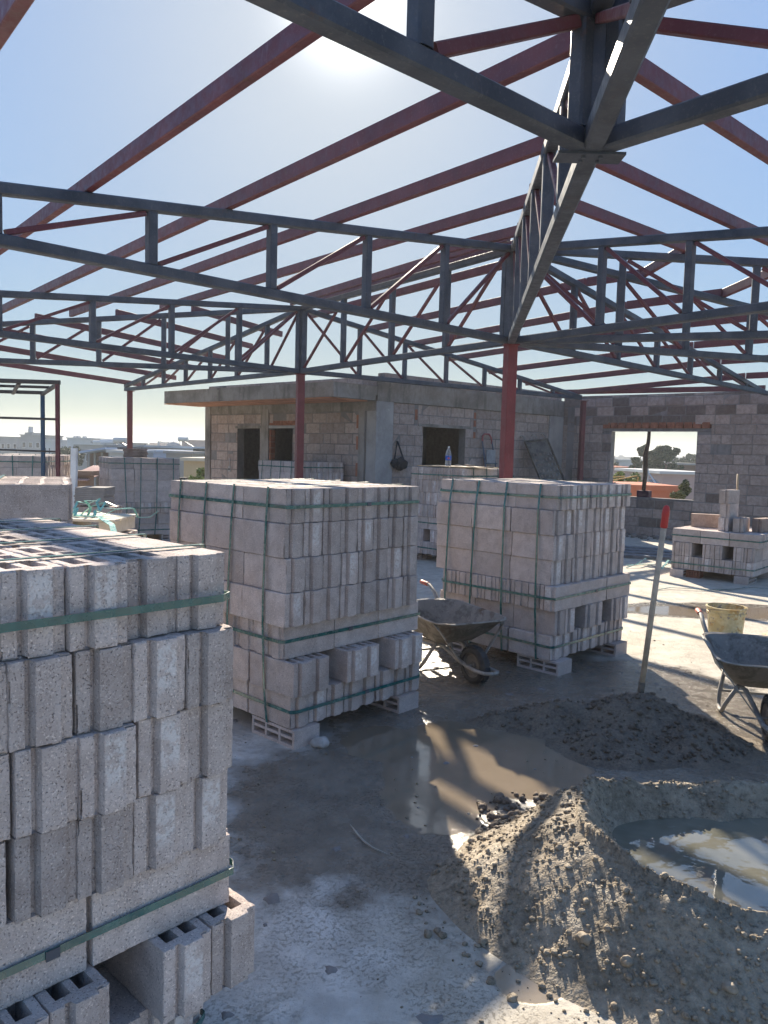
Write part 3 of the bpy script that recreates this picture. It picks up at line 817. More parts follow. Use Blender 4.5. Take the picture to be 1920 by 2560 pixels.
CR = (1.50, 2.93)
def crater(x, y):
    dx, dy = x - CR[0], y - CR[1]
    ang = math.atan2(dy, dx)
    wob = 1 + .10 * math.sin(2 * ang + .4) + .07 * math.sin(3 * ang + 1.1) + .10 * fbm(math.cos(ang) * 1.2, math.sin(ang) * 1.2, 1.3, 3, 3.0)
    rx, ry = .74 * wob, .50 * wob
    d = math.hypot(dx / rx, dy / ry)
    left = max(0, math.cos(ang - R(178))) ** 2; front = max(0, -math.sin(ang)); back = max(0, math.sin(ang))
    H_ = .20 + .11 * left ** 1.5 + .03 * front + .035 * back
    H_ *= 1 + .16 * fbm(x, y, 2.6, 3, 9.0)
    out_w = .47 + .12 * left + .17 * front - .04 * back
    dist = (d - 1) * (rx * abs(math.cos(ang)) + ry * abs(math.sin(ang)))
    if dist >= 0:
        q_ = dist / out_w; h = H_ * ((1 - q_) ** 1.12 - .10 * math.exp(-(q_ / .10) ** 2) * (1 - q_)) if q_ < 1 else 0
    else: h = H_ * (1 - sst(-dist / .26)) + .035 * sst(-dist / .26)
    k = min(1, h / .05)
    h += k * (.024 * fbm(x, y, 6, 3, 1.0) + .009 * fbm(x, y, 17, 3, 2.0))
    return h - .004
def pile1(x, y):
    best = 0
    for cx, cy, rx, ry, H_ in ((1.62, 4.72, .62, .50, .21), (1.15, 4.75, .50, .32, .15), (.82, 4.72, .34, .17, .075), (1.85, 4.45, .45, .42, .12), (1.35, 4.35, .45, .34, .10)):
        d = math.hypot((x - cx) / rx, (y - cy) / ry) + .20 * fbm(x, y, 2.6, 3, cx)
        best = max(best, H_ * (1 - sst(max(0, d))) if d < 1 else 0)
    k = min(1, best / .04)
    return best + k * (.034 * fbm(x, y, 6, 4, 4.0) + .016 * fbm(x, y, 18, 4, 5.0) + .005 * fbm(x, y, 55, 2, 8.0)) - .004
def sandh(x, y):
    d = math.hypot((x - 4.35) / .75, (y - 7.35) / .42) + .3 * fbm(x, y, 2.2, 3, 2.5)
    h = .19 * (1 - sst(d)) if d < 1 else 0
    return h + min(1, h / .04) * (.03 * fbm(x, y, 7, 4, 4.5) + .012 * fbm(x, y, 25, 2, 5.5)) - .004

def heap(name, label, cat, fn, x0, x1, y0, y1, st, mat):
    nx, ny = int((x1 - x0) / st), int((y1 - y0) / st)
    hs = {}; V = []; F = []; idx = {}
    for i in range(nx + 1):
        for j in range(ny + 1): hs[i, j] = fn(x0 + i * st, y0 + j * st)
    def vid(i, j):
        if (i, j) not in idx: idx[i, j] = len(V); V.append((x0 + i * st, y0 + j * st, hs[i, j]))
        return idx[i, j]
    for i in range(nx):
        for j in range(ny):
            if max(hs[i, j], hs[i + 1, j], hs[i, j + 1], hs[i + 1, j + 1]) > -.0035: F.append((vid(i, j), vid(i + 1, j), vid(i + 1, j + 1), vid(i, j + 1)))
    b = MB(); b.add(V, F); o = b.build(name, mat, smooth=True); tag(o, label, cat); return o
heap('mortar_heap', 'ring shaped sandy mortar heap in the foreground holding a pool of cloudy water', 'heap', crater, .15, 3.0, 1.75, 4.2, .011, M['soil'])
heap('mortar_heap', 'low dark wet mortar heap with the red topped handle stuck in it', 'heap', pile1, .3, 2.6, 3.8, 5.4, .013, M['mud'])
heap('sand_heap', 'small pale yellow sand heap beside the plastic bucket', 'heap', sandh, 3.3, 5.3, 6.8, 8.0, .025, M['sand'])
# cloudy pool
n = NT('cloudy_water'); f = n.noise(2.2, 4, .6, .8)
c = n.mix(n.ramp(f, .4, .6), (.14, .135, .10), (.18, .17, .13))
foam = n.math('MULTIPLY', n.ramp(n.noise(9, 3, .5, 1.5), .60, .64), n.ramp(n.noise(2, 2), .48, .6))
c = n.mix(n.math('MULTIPLY', foam, .25), c, (.30, .28, .22)); n.b.inputs['IOR'].default_value = 1.75
h = n.math('ADD', n.math('MULTIPLY', n.noise(5, 2, .5, .6), 1), n.math('MULTIPLY', n.noise(26, 2), .12))
M['pool'] = n.done(c, .02, n.bump(h, .004, .3), spec=1.0)
b = MB(); N_ = 60
b.add([(CR[0] + .86 * math.cos(2 * math.pi * i / N_), CR[1] + .60 * math.sin(2 * math.pi * i / N_), .112) for i in range(N_)], [tuple(range(N_))])
tag(b.build('water', M['pool']), kind='structure')

# crumbs and clods
def scatter(name, fn, cnt, x0, x1, y0, y1, mat, seed, rmin=.003, rmax=.02, zmin=.02, pw=2.6, sel=None):
    r = random.Random(seed); b = MB(); k = 0
    while k < cnt:
        x, y = r.uniform(x0, x1), r.uniform(y0, y1); h = fn(x, y)
        if sel is not None and not sel(x, y, h): k += .2; continue
        if sel is None and h < zmin: k += .2; continue
        rad = rmin + (rmax - rmin) * r.random() ** pw
        b.rock((x, y, max(h, 0) + rad * .35), rad, (r.uniform(.8, 1.25), r.uniform(.8, 1.25), r.uniform(.65, .95)), seed=r.uniform(0, 90), n=2 if rad > .011 else 1); k += 1
    o = b.build(name, mat, smooth=True); tag(o, kind='stuff'); return o
M['clod'] = m_soil('mortar_clods', (.23, .186, .132), (.35, .287, .208))
M['clodd'] = m_soil('dark_clods', (.125, .095, .068), (.20, .155, .115))
scatter('mortar_crumbs', crater, 14000, .2, 2.4, 1.8, 4.0, M['clod'], 3, .0016, .012, .03, 5.5)
def toe(x, y, h): return h < .07 and crater(x + .12, y + .10) > .01 and math.hypot(x - CR[0], y - CR[1]) > .7 and x < 1.7 and y < 3.6
scatter('mortar_clods', crater, 620, .15, 1.8, 1.9, 3.6, M['clod'], 4, .002, .016, 0, 3.6, toe)
scatter('wet_crumbs', pile1, 2600, .4, 2.5, 3.9, 5.3, M['clodd'], 5, .002, .017, .015, 4.5)
def back_(x, y, h): return math.hypot((x - .72), (y - 3.42)) < .30 and h < .10
scatter('wet_clods', crater, 160, .3, 1.2, 3.1, 3.9, M['clodd'], 6, .006, .024, 0, 1.8, back_)
def stones(pts, mat):
    for i, (x, y, rad, lab, fn) in enumerate(pts):
        b = MB(); z = max(0, fn(x, y)) if fn else 0
        b.rock((x, y, z + rad * .55), rad, (1.15, .9, .8), seed=i * 7 + 2, n=3)
        tag(b.build('stone', mat, smooth=True), lab, 'stone')
M['stone'] = m_simple('pebble', (.30, .24, .17), .8, .3, 12, .003, 60)
M['stonep'] = m_simple('pale_rubble', (.46, .43, .40), .85, .25, 12, .006, 60)
stones([(-.325, 4.27, .042, 'pale broken rubble lump on the wet floor before the left block stack', None)], M['stonep'])
stones([(.405, 2.80, .021, 'round brown clod on the sunlit floor beside the heap toe', None),
        (.43, 2.72, .017, 'rounder olive clod just in front of the brown one', None),
        (.69, 2.42, .022, 'largest flat stone on the left slope of the ring heap', crater),
        (.80, 2.32, .018, 'rounded brown stone low on the front slope of the ring heap', crater),
        (1.07, 2.20, .018, 'tan egg shaped stone on the near slope right of centre', crater),
        (.86, 2.88, .022, 'dark round pebble on the inner crest above the pool', crater)], M['stone'])
# bent root / wire on the floor
t = tag(MB(), None) if False else None
b = MB(); b.tube([(-.115, 3.335, .016), (-.085, 3.27, .012), (-.05, 3.20, .010), (-.01, 3.145, .010), (.05, 3.10, .008)], [.002, .004, .0045, .004, .002], 7)
tag(b.build('bent_stick', m_simple('dull_twig', (.40, .37, .32), .8, .2), smooth=True), 'thin pale bent stick lying on the damp floor left of the ring heap', 'stick')

# ------------------------------------------------------------------ shovel handle
M['wood'] = m_simple('worn_wood', (.50, .39, .28), .7, .2, 14, .001, 80)
M['redpl'] = m_simple('red_plastic', (.50, .035, .03), .42, .12, 20)
a = Vector((1.645, 4.80, .14)); c_ = Vector((1.72, 4.72, 1.375)); d_ = (c_ - a)
t = thing('shovel', 'long wooden shovel handle with a red cap standing in the dark wet heap', 'shovel', tuple(a))
b = MB(); b.tube([a - d_ * .04, a + d_ * .92], .0175, 14); b.build('handle', M['wood'], t, smooth=True)
b = MB(); q = a + d_ * .90; e = d_.normalized()
b.tube([q, q + e * .006, q + e * .07, q + e * .078, q + e * .115, q + e * .135, q + e * .142], [.0185, .0225, .0215, .0235, .022, .015, .004], 14); b.build('grip', M['redpl'], t, smooth=True)
b = MB(); b.tube([a - d_ * .0, a + d_ * .105], .021, 12); b.build('socket', M['mud'], t, smooth=True)

# ------------------------------------------------------------------ wheelbarrows
def m_barrow(name, a, b_):
    n = NT(name); f = n.noise(6, 6, .75, .4); g = n.noise(30, 4, .7)
    c = n.mix(n.ramp(f, .42, .56), a, b_); c = n.mix(n.math('MULTIPLY', n.ramp(g, .55, .7), .6), c, (.36, .33, .28))
    c = n.mix(n.ramp(n.noise(3, 4, .6, 1.0), .62, .70), c, (.10, .06, .035))
    return n.done(c, n.ramp(g, .3, .7, .45, .8), n.bump(n.math('ADD', f, n.math('MULTIPLY', g, .5)), .006, .7), .0, .4)
M['tray'] = m_barrow('mortar_crusted_tray', (.12, .105, .085), (.22, .195, .165))
M['tube'] = m_barrow('crusted_tube', (.24, .215, .185), (.33, .305, .27))
M['tyre'] = m_simple('dusty_rubber', (.045, .042, .04), .85, .4, 14, .003, 60)
M['rim'] = m_simple('muddy_rim', (.16, .14, .12), .7, .4, 14, .002)
M['gripp'] = m_simple('faded_red_grip', (.45, .10, .06), .6, .35, 12)
def rrect(cx, z, lx, ly, r, tl=0, n=5):
    out = []
    for qx, qy, a0 in ((1, 1, 0), (-1, 1, 90), (-1, -1, 180), (1, -1, 270)):
        for k in range(n):
            a = R(a0 + 90 * k / (n - 1)); x = cx + qx * (lx / 2 - r) + r * math.cos(a); y = qy * (ly / 2 - r) + r * math.sin(a)
            out.append((x, y, z + tl * (x - cx)))
    return out
def barrow(label, loc, rotdeg):
    # local: wheel contact at origin, +X back towards the handles
    t = thing('wheelbarrow', label, 'wheelbarrow', (*loc, 0), R(rotdeg), 'mortar crusted wheelbarrows'); t.scale = (.95, .93, .81)
    b = MB(); rings = []
    secs = [(.50, .305, .40, .30, .07, .03), (.48, .33, .50, .36, .09, .03), (.44, .44, .70, .52, .12, .02), (.42, .555, .86, .64, .14, .01), (.42, .565, .90, .67, .15, .01)]
    for s_ in secs: rings.append(rrect(*s_))
    inner = [rrect(s_[0], s_[1] + .006, s_[2] - .012, s_[3] - .012, s_[4], s_[5]) for s_ in secs[:4]]
    inner.append(rrect(.42, .571, .875, .645, .15, .01))
    n_ = len(rings[0]); vs = [p for r_ in rings for p in r_]; fs = []
    for i in range(len(rings) - 1):
        for k in range(n_): fs.append((i * n_ + k, i * n_ + (k + 1) % n_, (i + 1) * n_ + (k + 1) % n_, (i + 1) * n_ + k))
    fs.append(tuple(range(n_ - 1, -1, -1))); o_ = len(vs); vs += [p for r_ in inner for p in r_]
    for i in range(len(inner) - 1):
        for k in range(n_): fs.append((o_ + i * n_ + k, o_ + (i + 1) * n_ + k, o_ + (i + 1) * n_ + (k + 1) % n_, o_ + i * n_ + (k + 1) % n_))
    fs.append(tuple(o_ + k for k in range(n_)))
    for k in range(n_): fs.append(((len(rings) - 1) * n_ + k, (len(rings) - 1) * n_ + (k + 1) % n_, o_ + (len(inner) - 1) * n_ + (k + 1) % n_, o_ + (len(inner) - 1) * n_ + k))
    b.add(vs, fs); tr = b.build('tray', M['tray'], t, smooth=True, local=True)
    b = MB(); b.tube(rrect(.42, .566, .90, .67, .15, .01), .008, 8, closed=True); b.build('rim_bead', M['tube'], tr, smooth=True, local=True)
    for s_ in (-1, 1):
        b = MB(); b.tube([(1.32, s_ * .29, .66), (1.18, s_ * .285, .655), (1.08, s_ * .28, .60), (.92, s_ * .25, .47), (.80, s_ * .21, .33), (.62, s_ * .17, .285), (.30, s_ * .10, .27), (.14, s_ * .075, .20), (0, s_ * .07, .165), (-.12, s_ * .072, .16), (-.215, s_ * .06, .165), (-.245, s_ * .03, .168), (-.25, 0, .168)], .0165, 10)
        hd = b.build('frame_tube', M['tube'], t, smooth=True, local=True)
        b = MB(); b.tube([(1.20, s_ * .286, .656), (1.205, s_ * .286, .656), (1.33, s_ * .29, .66), (1.335, s_ * .29, .66)], [.021, .0235, .0225, .018], 10); b.build('grip', M['gripp'], hd, smooth=True, local=True)
        b = MB(); b.tube([(.66, s_ * .18, .31), (.65, s_ * .205, .12), (.615, s_ * .215, .035), (.54, s_ * .218, .017), (.47, s_ * .215, .03), (.42, s_ * .205, .10), (.36, s_ * .135, .285)], .0155, 9); b.build('leg', M['tube'], t, smooth=True, local=True)
        b = MB(); b.bar((.055, s_ * .085, .17), (.06, s_ * .30, .50), .028, .008); b.bar((.06, s_ * .30, .50), (.10, s_ * .325, .555), .028, .008); b.build('tray_brace', M['tube'], t, local=True)
    b = MB(); b.bar((.648, -.20, .14), (.648, .20, .14), .02, .02); b.build('cross_bar', M['tube'], t, local=True)
    b = MB(); b.bar((.5, -.17, .294), (.5, .17, .294), .03, .02); b.build('cross_bar', M['tube'], t, local=True)
    wh = MB(); Mw = Matrix.Translation((0, 0, .172)) @ Matrix.Rotation(R(90), 4, 'X')
    pr = [(.112 + .0, -.030)] + [(.128 + .040 * math.cos(R(a)), .040 * math.sin(R(a))) for a in range(-110, 111, 20)] + [(.112, .030)]
    wh.lathe(pr, n=30, M=Mw)
    for k in range(30):
        a = 2 * math.pi * k / 30; Mk = Mw @ Matrix.Rotation(a, 4, 'Z'); wh.box((.164, -.026, -.026), (.1715, -.004 + .022 * (k % 2), .026), Mk @ Matrix.Rotation(.0, 4, 'Z'))
    w_ = wh.build('wheel', M['tyre'], t, smooth=False, local=True)
    rm = MB(); rm.lathe([(.0, .025), (.03, .025), (.034, .012), (.095, .016), (.108, .033), (.113, .030), (.113, -.030), (.108, -.033), (.095, -.016), (.034, -.012), (.03, -.025), (0, -.025)], n=24, M=Mw)
    rm.build('rim', M['rim'], w_, smooth=False, local=True)
    b = MB(); b.tube([(0, -.08, .172), (0, .08, .172)], .009, 8); b.build('axle', M['tube'], t, local=True)
    return t
back = (-.57, .82)
barrow('mortar crusted wheelbarrow parked between the two tall block stacks', (.69, 5.56), math.degrees(math.atan2(.89, -.46)))
barrow('mortar crusted wheelbarrow cut off by the right edge of the picture', (2.35, 4.54), math.degrees(math.atan2(.97, .25)))

# bucket
n = NT('bucket_plastic'); f = n.noise(5, 5, .7); z_ = n.xyz()[2]
c = n.mix(n.ramp(f, .4, .6), (.62, .53, .30), (.50, .40, .19)); c = n.mix(n.ramp(n.noise(9, 5, .7, 1), .5, .6), c, (.45, .28, .09)); c = n.mix(n.ramp(n.noise(22, 4), .56, .66), c, (.25, .22, .19))
M['bucket'] = n.done(c, .5, n.bump(n.noise(40, 4), .003, .6))
BX, BY = 3.27, 7.27
t = thing('bucket', 'dirty cream plastic bucket standing open on the sunlit floor', 'bucket', (BX, BY, 0))
b = MB(); b.lathe([(0, .004), (.145, .004), (.150, .012), (.166, .225), (.176, .228), (.177, .25), (.171, .252), (.176, .285), (.184, .287), (.184, .298), (.168, .298), (.160, .25), (.142, .02), (0, .02)], (BX, BY, 0), 36); b.build('pail', M['bucket'], t, smooth=False)
b = MB(); b.tube([(BX + .18 * math.cos(R(a)), BY + .18 * math.sin(R(a)), .262 - .03 * math.sin(R(a * 1.0))) for a in range(-180, 1, 15)], .0028, 6); b.build('wire_handle', M['tube'], t)
b = MB(); b.lathe([(0, .06), (.148, .065)], (BX, BY, 0), 20); b.build('mortar_residue', M['mud'], t)

# ------------------------------------------------------------------ small things on the slab
# plywood sheet, bottle, trowel on the strapped stack
zt = .11 + 7 * .192 + .004
def PG_(u, v, z=0): 
    Mx = Matrix.Translation((.41, 12.23, 0)) @ Matrix.Rotation(R(-45), 4, 'Z'); return Mx @ Vector((u, v, zt + z))
M['ply'] = m_simple('plywood', (.45, .33, .20), .7, .2, 6)
b = MB(); MP = Matrix.Translation((.41, 12.23, zt + .006)) @ Matrix.Rotation(R(-43), 4, 'Z'); b.box((.10, .03, 0), (1.22, .62, .018), MP)
tag(b.build('plywood_sheet', M['ply']), 'plywood sheet lying on the block stack under the water bottle', 'plywood sheet')
n = NT('bottle_plastic'); n.b.inputs['Transmission Weight'].default_value = .85; n.b.inputs['IOR'].default_value = 1.2
M['pet'] = n.done((.85, .9, .95), .12)
M['blue'] = m_simple('blue_label', (.02, .10, .50), .4, .1); M['white'] = m_simple('white_plastic', (.75, .76, .76), .4, .1)
bx = Vector((.955, 11.80, zt + .026))
t = thing('water_bottle', 'clear plastic water bottle with blue label and white cap on the plywood', 'bottle', tuple(bx))
b = MB(); b.lathe([(0, 0), (.038, 0), (.045, .01), (.046, .06), (.043, .075), (.046, .09), (.046, .165), (.043, .19), (.030, .235), (.016, .262), (.014, .275), (0, .276)], tuple(bx), 20); b.build('bottle_body', M['pet'], t, smooth=True)
b = MB(); b.lathe([(.0465, .085), (.0472, .086), (.0472, .155), (.0465, .156)], tuple(bx), 20); b.build('label_band', M['blue'], t, smooth=True)
b = MB(); b.tube([bx + Vector((0, -.0455, .118)), bx + Vector((0, -.0482, .118))], .014, 12); b.build('label_mark', m_simple('label_red', (.7, .08, .08), .4, .1), t)
b = MB(); b.lathe([(0, .297), (.015, .297), (.016, .292), (.016, .276), (0, .2765)], tuple(bx), 16); b.build('cap', M['white'], t)
tp = Vector((1.17, 11.72, zt + .026))
t = thing('trowel', 'steel trowel with pale blade lying on the plywood beside the bottle', 'trowel', tuple(tp))
b = MB(); b.add([tp + Vector(p) for p in ((-.13, .02, .03), (0, -.035, .004), (.02, .03, .004), (-.13, .02, .033), (0, -.035, .007), (.02, .03, .007))], [(0, 2, 1), (3, 4, 5), (0, 1, 4, 3), (1, 2, 5, 4), (2, 0, 3, 5)]); b.build('blade', M['whitestrap'], t)
b = MB(); b.tube([tp + Vector((.01, 0, .008)), tp + Vector((.05, .0, .03)), tp + Vector((.07, 0, .02)), tp + Vector((.18, .01, .02))], [.005, .006, .013, .012], 8); b.build('handle', M['wood'], t, smooth=True)

# loose tiles on the far stack
b = MB(); c0 = Vector((-4.42, 13.75, zt + .004))
for i in range(6):
    Mt = Matrix.Translation(c0 + Vector((rnd.gauss(0, .008), rnd.gauss(0, .008), i * .026))) @ Matrix.Rotation(R(18 + rnd.gauss(0, 2)), 4, 'Z'); b.box((-.20, -.14, 0), (.20, .14, .022), Mt)
tag(b.build('tile_bundle', m_simple('brown_tile', (.26, .19, .155), .85, .35, 9, .004, 50)), 'bundle of thin brown tiles lying on top of the far left tall stack', 'tile bundle')

# bag on the wall
def HP(s, o, z): return MR_ @ Vector((s, o, z))
t = thing('shoulder_bag', 'black bag hanging by its straps on the house wall beside the concrete column', 'bag', tuple(HP(.56, .05, 1.5)))
b = MB(); vs = []; base = HP(.56, .08, 1.46)
def bagblob(c, sx, sy, sz, sd_):
    vs_, fs_ = ICO[3]; out = []
    for p in vs_:
        k = 1 + .30 * noise.noise(Vector(p) * 1.6 + Vector((sd_, 0, 0))); q = Vector((p[0] * sx * k, p[1] * sy * k, p[2] * sz * k)); out.append(c + Vector((UR.x * q.x, UR.y * q.x, 0)) + NR * q.y + Vector((0, 0, q.z)))
    b.add(out, fs_)
bagblob(HP(.60, .08, 1.45), .15, .07, .12, 1.0); bagblob(HP(.46, .07, 1.47), .10, .06, .085, 5.0)
b.build('pouch', M['dark'], t, smooth=True)
for s0_, s1_ in ((.44, .53), (.70, .54)):
    b = MB(); b.bar(HP(s0_, .06, 1.50), HP(s1_, .03, 1.88), .028, .012, upv=NR); b.build('bag_strap', M['dark'], t)
b = MB(); b.tube([HP(.535, .0, 1.87), HP(.535, .045, 1.885)], .006, 6); b.build('hook', M['steel'], t)

# folded ladder against the house
M['lad'] = m_simple('dull_blue_steel', (.09, .11, .14), .5, .2, 10)
l0, l1 = (2.95, 3.33)
t = thing('folding_ladder', 'folded narrow ladder with reddish top leaning on the house wall', 'ladder', tuple(HP(3.15, .4, 0)))
for s_ in l0, l1:
    b = MB(); b.tube([HP(s_, .45, 0), HP(s_ - .08 + (.05 if s_ == l0 else -.02), .06, 1.95)], .016, 8); b.build('rail', M['lad'], t, smooth=True)
for i in range(4):
    z = .35 + i * .38; o_ = .45 - z * .2; b = MB(); b.bar(HP(l0 - .02, o_, z), HP(l1 - .04, o_, z), .06, .02); b.build('rung', M['lad'], t)
b = MB(); b.bar(HP(l0 + .02, .15, 1.62), HP(l1 - .09, .15, 1.62), .02, .30, upv=(0, 0, 1)); b.build('step_board', m_simple('pale_step', (.32, .33, .34), .6, .2), t)
b = MB(); b.tube([HP(2.93, .06, 1.9), HP(2.94, .05, 2.05), HP(3.0, .045, 2.1), HP(3.15, .045, 2.1), HP(3.22, .05, 2.02), HP(3.23, .06, 1.9)], .018, 8); b.build('top_hoop', m_simple('faded_red_hoop', (.35, .09, .09), .6, .2), t, smooth=True)

# perforated scaffold deck leaning in the corner
A0 = Vector((3.30, 17.15, 2.02)); A1 = Vector((4.02, 16.05, 0.0)); ax = (A1 - A0).normalized(); wv = Vector((.92, .36, .10)).normalized(); wv = (wv - ax * wv.dot(ax)).normalized(); nv = ax.cross(wv).normalized()
if nv.y > 0: nv = -nv
t = thing('scaffold_deck', 'mortar caked perforated steel scaffold deck leaning in the wall corner', 'scaffold deck', tuple(A1))
def SP(u, l, o): return A0 + wv * u + ax * l + nv * o
Ld = (A1 - A0).length; hw = .27
M['deck'] = m_barrow('caked_deck', (.085, .07, .055), (.17, .145, .115))
b = MB(); nu, nl_ = 12, 36
for i in range(nu):
    for j in range(nl_):
        if i % 2 == 1 and j % 2 == 1 and 4 < j < 34: continue
        u0, u1, q0, q1 = -hw + 2 * hw * i / nu, -hw + 2 * hw * (i + 1) / nu, Ld * j / nl_, Ld * (j + 1) / nl_
        b.add([SP(u0, q0, 0), SP(u1, q0, 0), SP(u1, q1, 0), SP(u0, q1, 0), SP(u0, q0, -.004), SP(u1, q0, -.004), SP(u1, q1, -.004), SP(u0, q1, -.004)], [(0, 1, 2, 3), (7, 6, 5, 4), (0, 4, 5, 1), (1, 5, 6, 2), (2, 6, 7, 3), (3, 7, 4, 0)])
b.build('deck_plate', M['deck'], t)
for s_ in (-1, 1):
    b = MB(); b.bar(SP(s_ * (hw + .015), 0, 0), SP(s_ * (hw + .015), Ld, 0), .028, .06, upv=nv); b.build('side_rail', M['deck'], t)
for u in (-.27, 0.02, .27):
    b = MB(); b.tube([SP(u, .02, 0), SP(u, -.08, .01), SP(u - .01, -.13, .0), SP(u - .05, -.15, -.01), SP(u - .075, -.12, -.01)], .017, 8); b.build('hook', M['tube'], t, smooth=True)
b = MB(); b.bar(SP(-hw, .01, 0), SP(hw, .01, 0), .03, .05, upv=nv); b.build('end_rail', M['deck'], t)

# loose blocks on the low right stack
zt3 = .11 + 3 * .192 + .002
Mi = Matrix.Translation((4.17, 11.17, 0)) @ Matrix.Rotation(R(-41), 4, 'Z')
M['rblock'] = m_pumice('reddish_block', (.33, .25, .21), (.43, .33, .28), near=False)
def loose(label, u, v, z, rz, me, mat=None, flip=False):
    o = bpy.data.objects.new('concrete_block', me.copy() if mat else me); C.objects.link(o)
    if mat: o.data.materials.clear(); o.data.materials.append(mat)
    o.matrix_world = Mi @ Matrix.Translation((u, v, z)) @ Matrix.Rotation(R(rz), 4, 'Z')
    tag(o, label, 'concrete block', 'loose blocks on the low stack')
loose('reddish block lying alone on the left of the low right stack', .26, .62, zt3, 20, SOL[0], M['rblock'])
loose('lowest grey block of the little tower on the low right stack', .66, .34, zt3, 88, SOL[1])
loose('middle grey block of the little tower on the low right stack', .66, .36, zt3 + .192, 90, SOL[2])
loose('top grey block of the little tower with the tan handle behind it', .655, .35, zt3 + .384, 86, SOL[3])
loose('grey block standing right beside the foot of the little tower', .84, .34, zt3, 94, HOL[1])
loose('brown block at the right picture edge on the low stack', 1.06, .60, zt3, 80, SOL[4], M['rblock'])
q = Mi @ Vector((.70, .62, 0))
b = MB(); b.tube([q + Vector((-.02, 0, zt3)), q + Vector((-.03, 0, zt3 + .80))], .015, 10)
tag(b.build('tool_handle', m_simple('tan_wood', (.50, .33, .18), .6, .15, 9), smooth=True), 'tan wooden tool handle sticking up behind the little block tower', 'tool handle')
# red hollow bricks under that stack
def hbrick(label, p, rz):
    Mx = Matrix.Translation(p) @ Matrix.Rotation(R(rz), 4, 'Z'); b = MB(); L_, T_, h_ = .19, .19, .10
    b.box((0, .03, 0), (L_, T_, h_ - .001), Mx)
    for i in range(6): b.box((i * (L_ - .008) / 5, 0, 0), (i * (L_ - .008) / 5 + .008, .031, h_), Mx)
    for j in range(4): b.box((0.001, .001, j * (h_ - .008) / 3), (L_ - .001, .0305, j * (h_ - .008) / 3 + .008), Mx)
    tag(b.build('hollow_brick', M['terra']), label, 'hollow brick', 'red hollow bricks under the low stack')
q = Mi @ Vector((.02, -.055, 0)); hbrick('red hollow brick with square holes at the near left foot of the low stack', (q.x, q.y, 0), -41)
q = Mi @ Vector((.235, -.02, 0)); hbrick('second red brick right of the holed one, in the shade', (q.x, q.y, 0), -38)

# straps lying about
def ribbon(name, label, pts, mat, w=.018, cat='strap'):
    b = MB()
    for p, q in zip(pts, pts[1:]): b.bar(p, Vector(q) + (Vector(q) - Vector(p)).normalized() * .004, w, .003, ch=.05)
    tag(b.build(name, mat), label, cat, 'loose green straps on the floor')
ribbon('loose_strap', 'long dark green strap running along the floor to the right edge', [(3.50, 9.80, .006), (3.72, 9.93, .022), (4.2, 9.84, .02), (4.55, 9.98, .012), (4.8, 10.12, .02), (5.3, 10.0, .02), (6.0, 10.3, .01)], M['strap'], .022)
ribbon('loose_strap', 'pale curling strap beside the low right stack', [(4.15, 11.45, .05), (4.3, 11.6, .16), (4.45, 11.75, .13), (4.38, 11.95, .03), (4.15, 12.2, .01), (3.8, 12.0, .01)], M['strapw'], .03)
ribbon('loose_strap', 'dark strap loop on the floor left of the low right stack', [(3.7, 11.7, .01), (3.95, 11.9, .06), (4.2, 12.3, .09), (4.5, 12.5, .02)], M['strap'], .03)
# boards and rubble at the wall foot
M['bluewood'] = m_simple('weathered_board', (.16, .17, .18), .8, .3, 10, .003, 40)
labs = ['front board of the boards lying flat before the right wall', 'second grey board lying behind the front one', 'third grey board lying behind the second', 'rear grey board nearest the wall rubble']
for i in range(4):
    b = MB(); y = 13.0 + i * .42; b.bar((3.9 + i * .1, y + .1, .03), (5.2 - i * .05, y - .25, .03), .20, .05, ch=.05)
    tag(b.build('timber_board', M['bluewood']), labs[i], 'board', 'boards lying before the right wall')
b = MB(); b.bar((4.62, 12.35, .03), (4.82, 12.30, .03), .12, .06, ch=.05); tag(b.build('timber_offcut', M['bluewood']), 'short timber offcut lying before the boards', 'board offcut')
b = MB(); r = random.Random(8)
for i in range(420):
    s_ = r.uniform(.4, 6.5); o_ = abs(r.gauss(0, .30)) + .04; rad = r.uniform(.012, .06) * (1 if o_ < .5 else .6); p = MW @ Vector((s_, o_, 0)); b.rock((p.x, p.y, rad * .4), rad, (1.2, 1, .6), seed=i, n=1)
tag(b.build('rubble', m_simple('wall_foot_rubble', (.22, .19, .16), .9, .5, 4, .01, 30)), kind='stuff')

# slab crumbs over the floor
b = MB(); r = random.Random(12)
for i in range(700):
    x, y = r.uniform(-1.2, 2.6), r.uniform(1.6, 7.5); rad = .002 + .008 * r.random() ** 4; b.rock((x, y, rad * .3), rad, (1.2, 1, .6), seed=i, n=1)
tag(b.build('grit', M['clod'], smooth=True), kind='stuff')

b = MB(); r = random.Random(31)
for i in range(110):
    x, y = r.uniform(-1.0, 2.4), r.uniform(1.7, 6.5)
    if crater(x, y) > 0 or pile1(x, y) > 0: continue
    rad = .006 + .03 * r.random() ** 3; n_ = 11; hh = .003 + rad * .12; rr = [rad * r.uniform(.55, 1.3) for _ in range(n_)]
    vs = [(x, y, hh)] + [(x + .6 * rr[k] * math.cos(2 * math.pi * k / n_), y + .6 * rr[k] * math.sin(2 * math.pi * k / n_), hh * .85) for k in range(n_)] + [(x + rr[k] * math.cos(2 * math.pi * k / n_), y + rr[k] * math.sin(2 * math.pi * k / n_), .0005) for k in range(n_)]
    fs = [(0, 1 + k, 1 + (k + 1) % n_) for k in range(n_)] + [(1 + k, 1 + n_ + k, 1 + n_ + (k + 1) % n_, 1 + (k + 1) % n_) for k in range(n_)]
    b.add(vs, fs)
tag(b.build('mortar_splats', M['mortar'], smooth=True), kind='stuff')

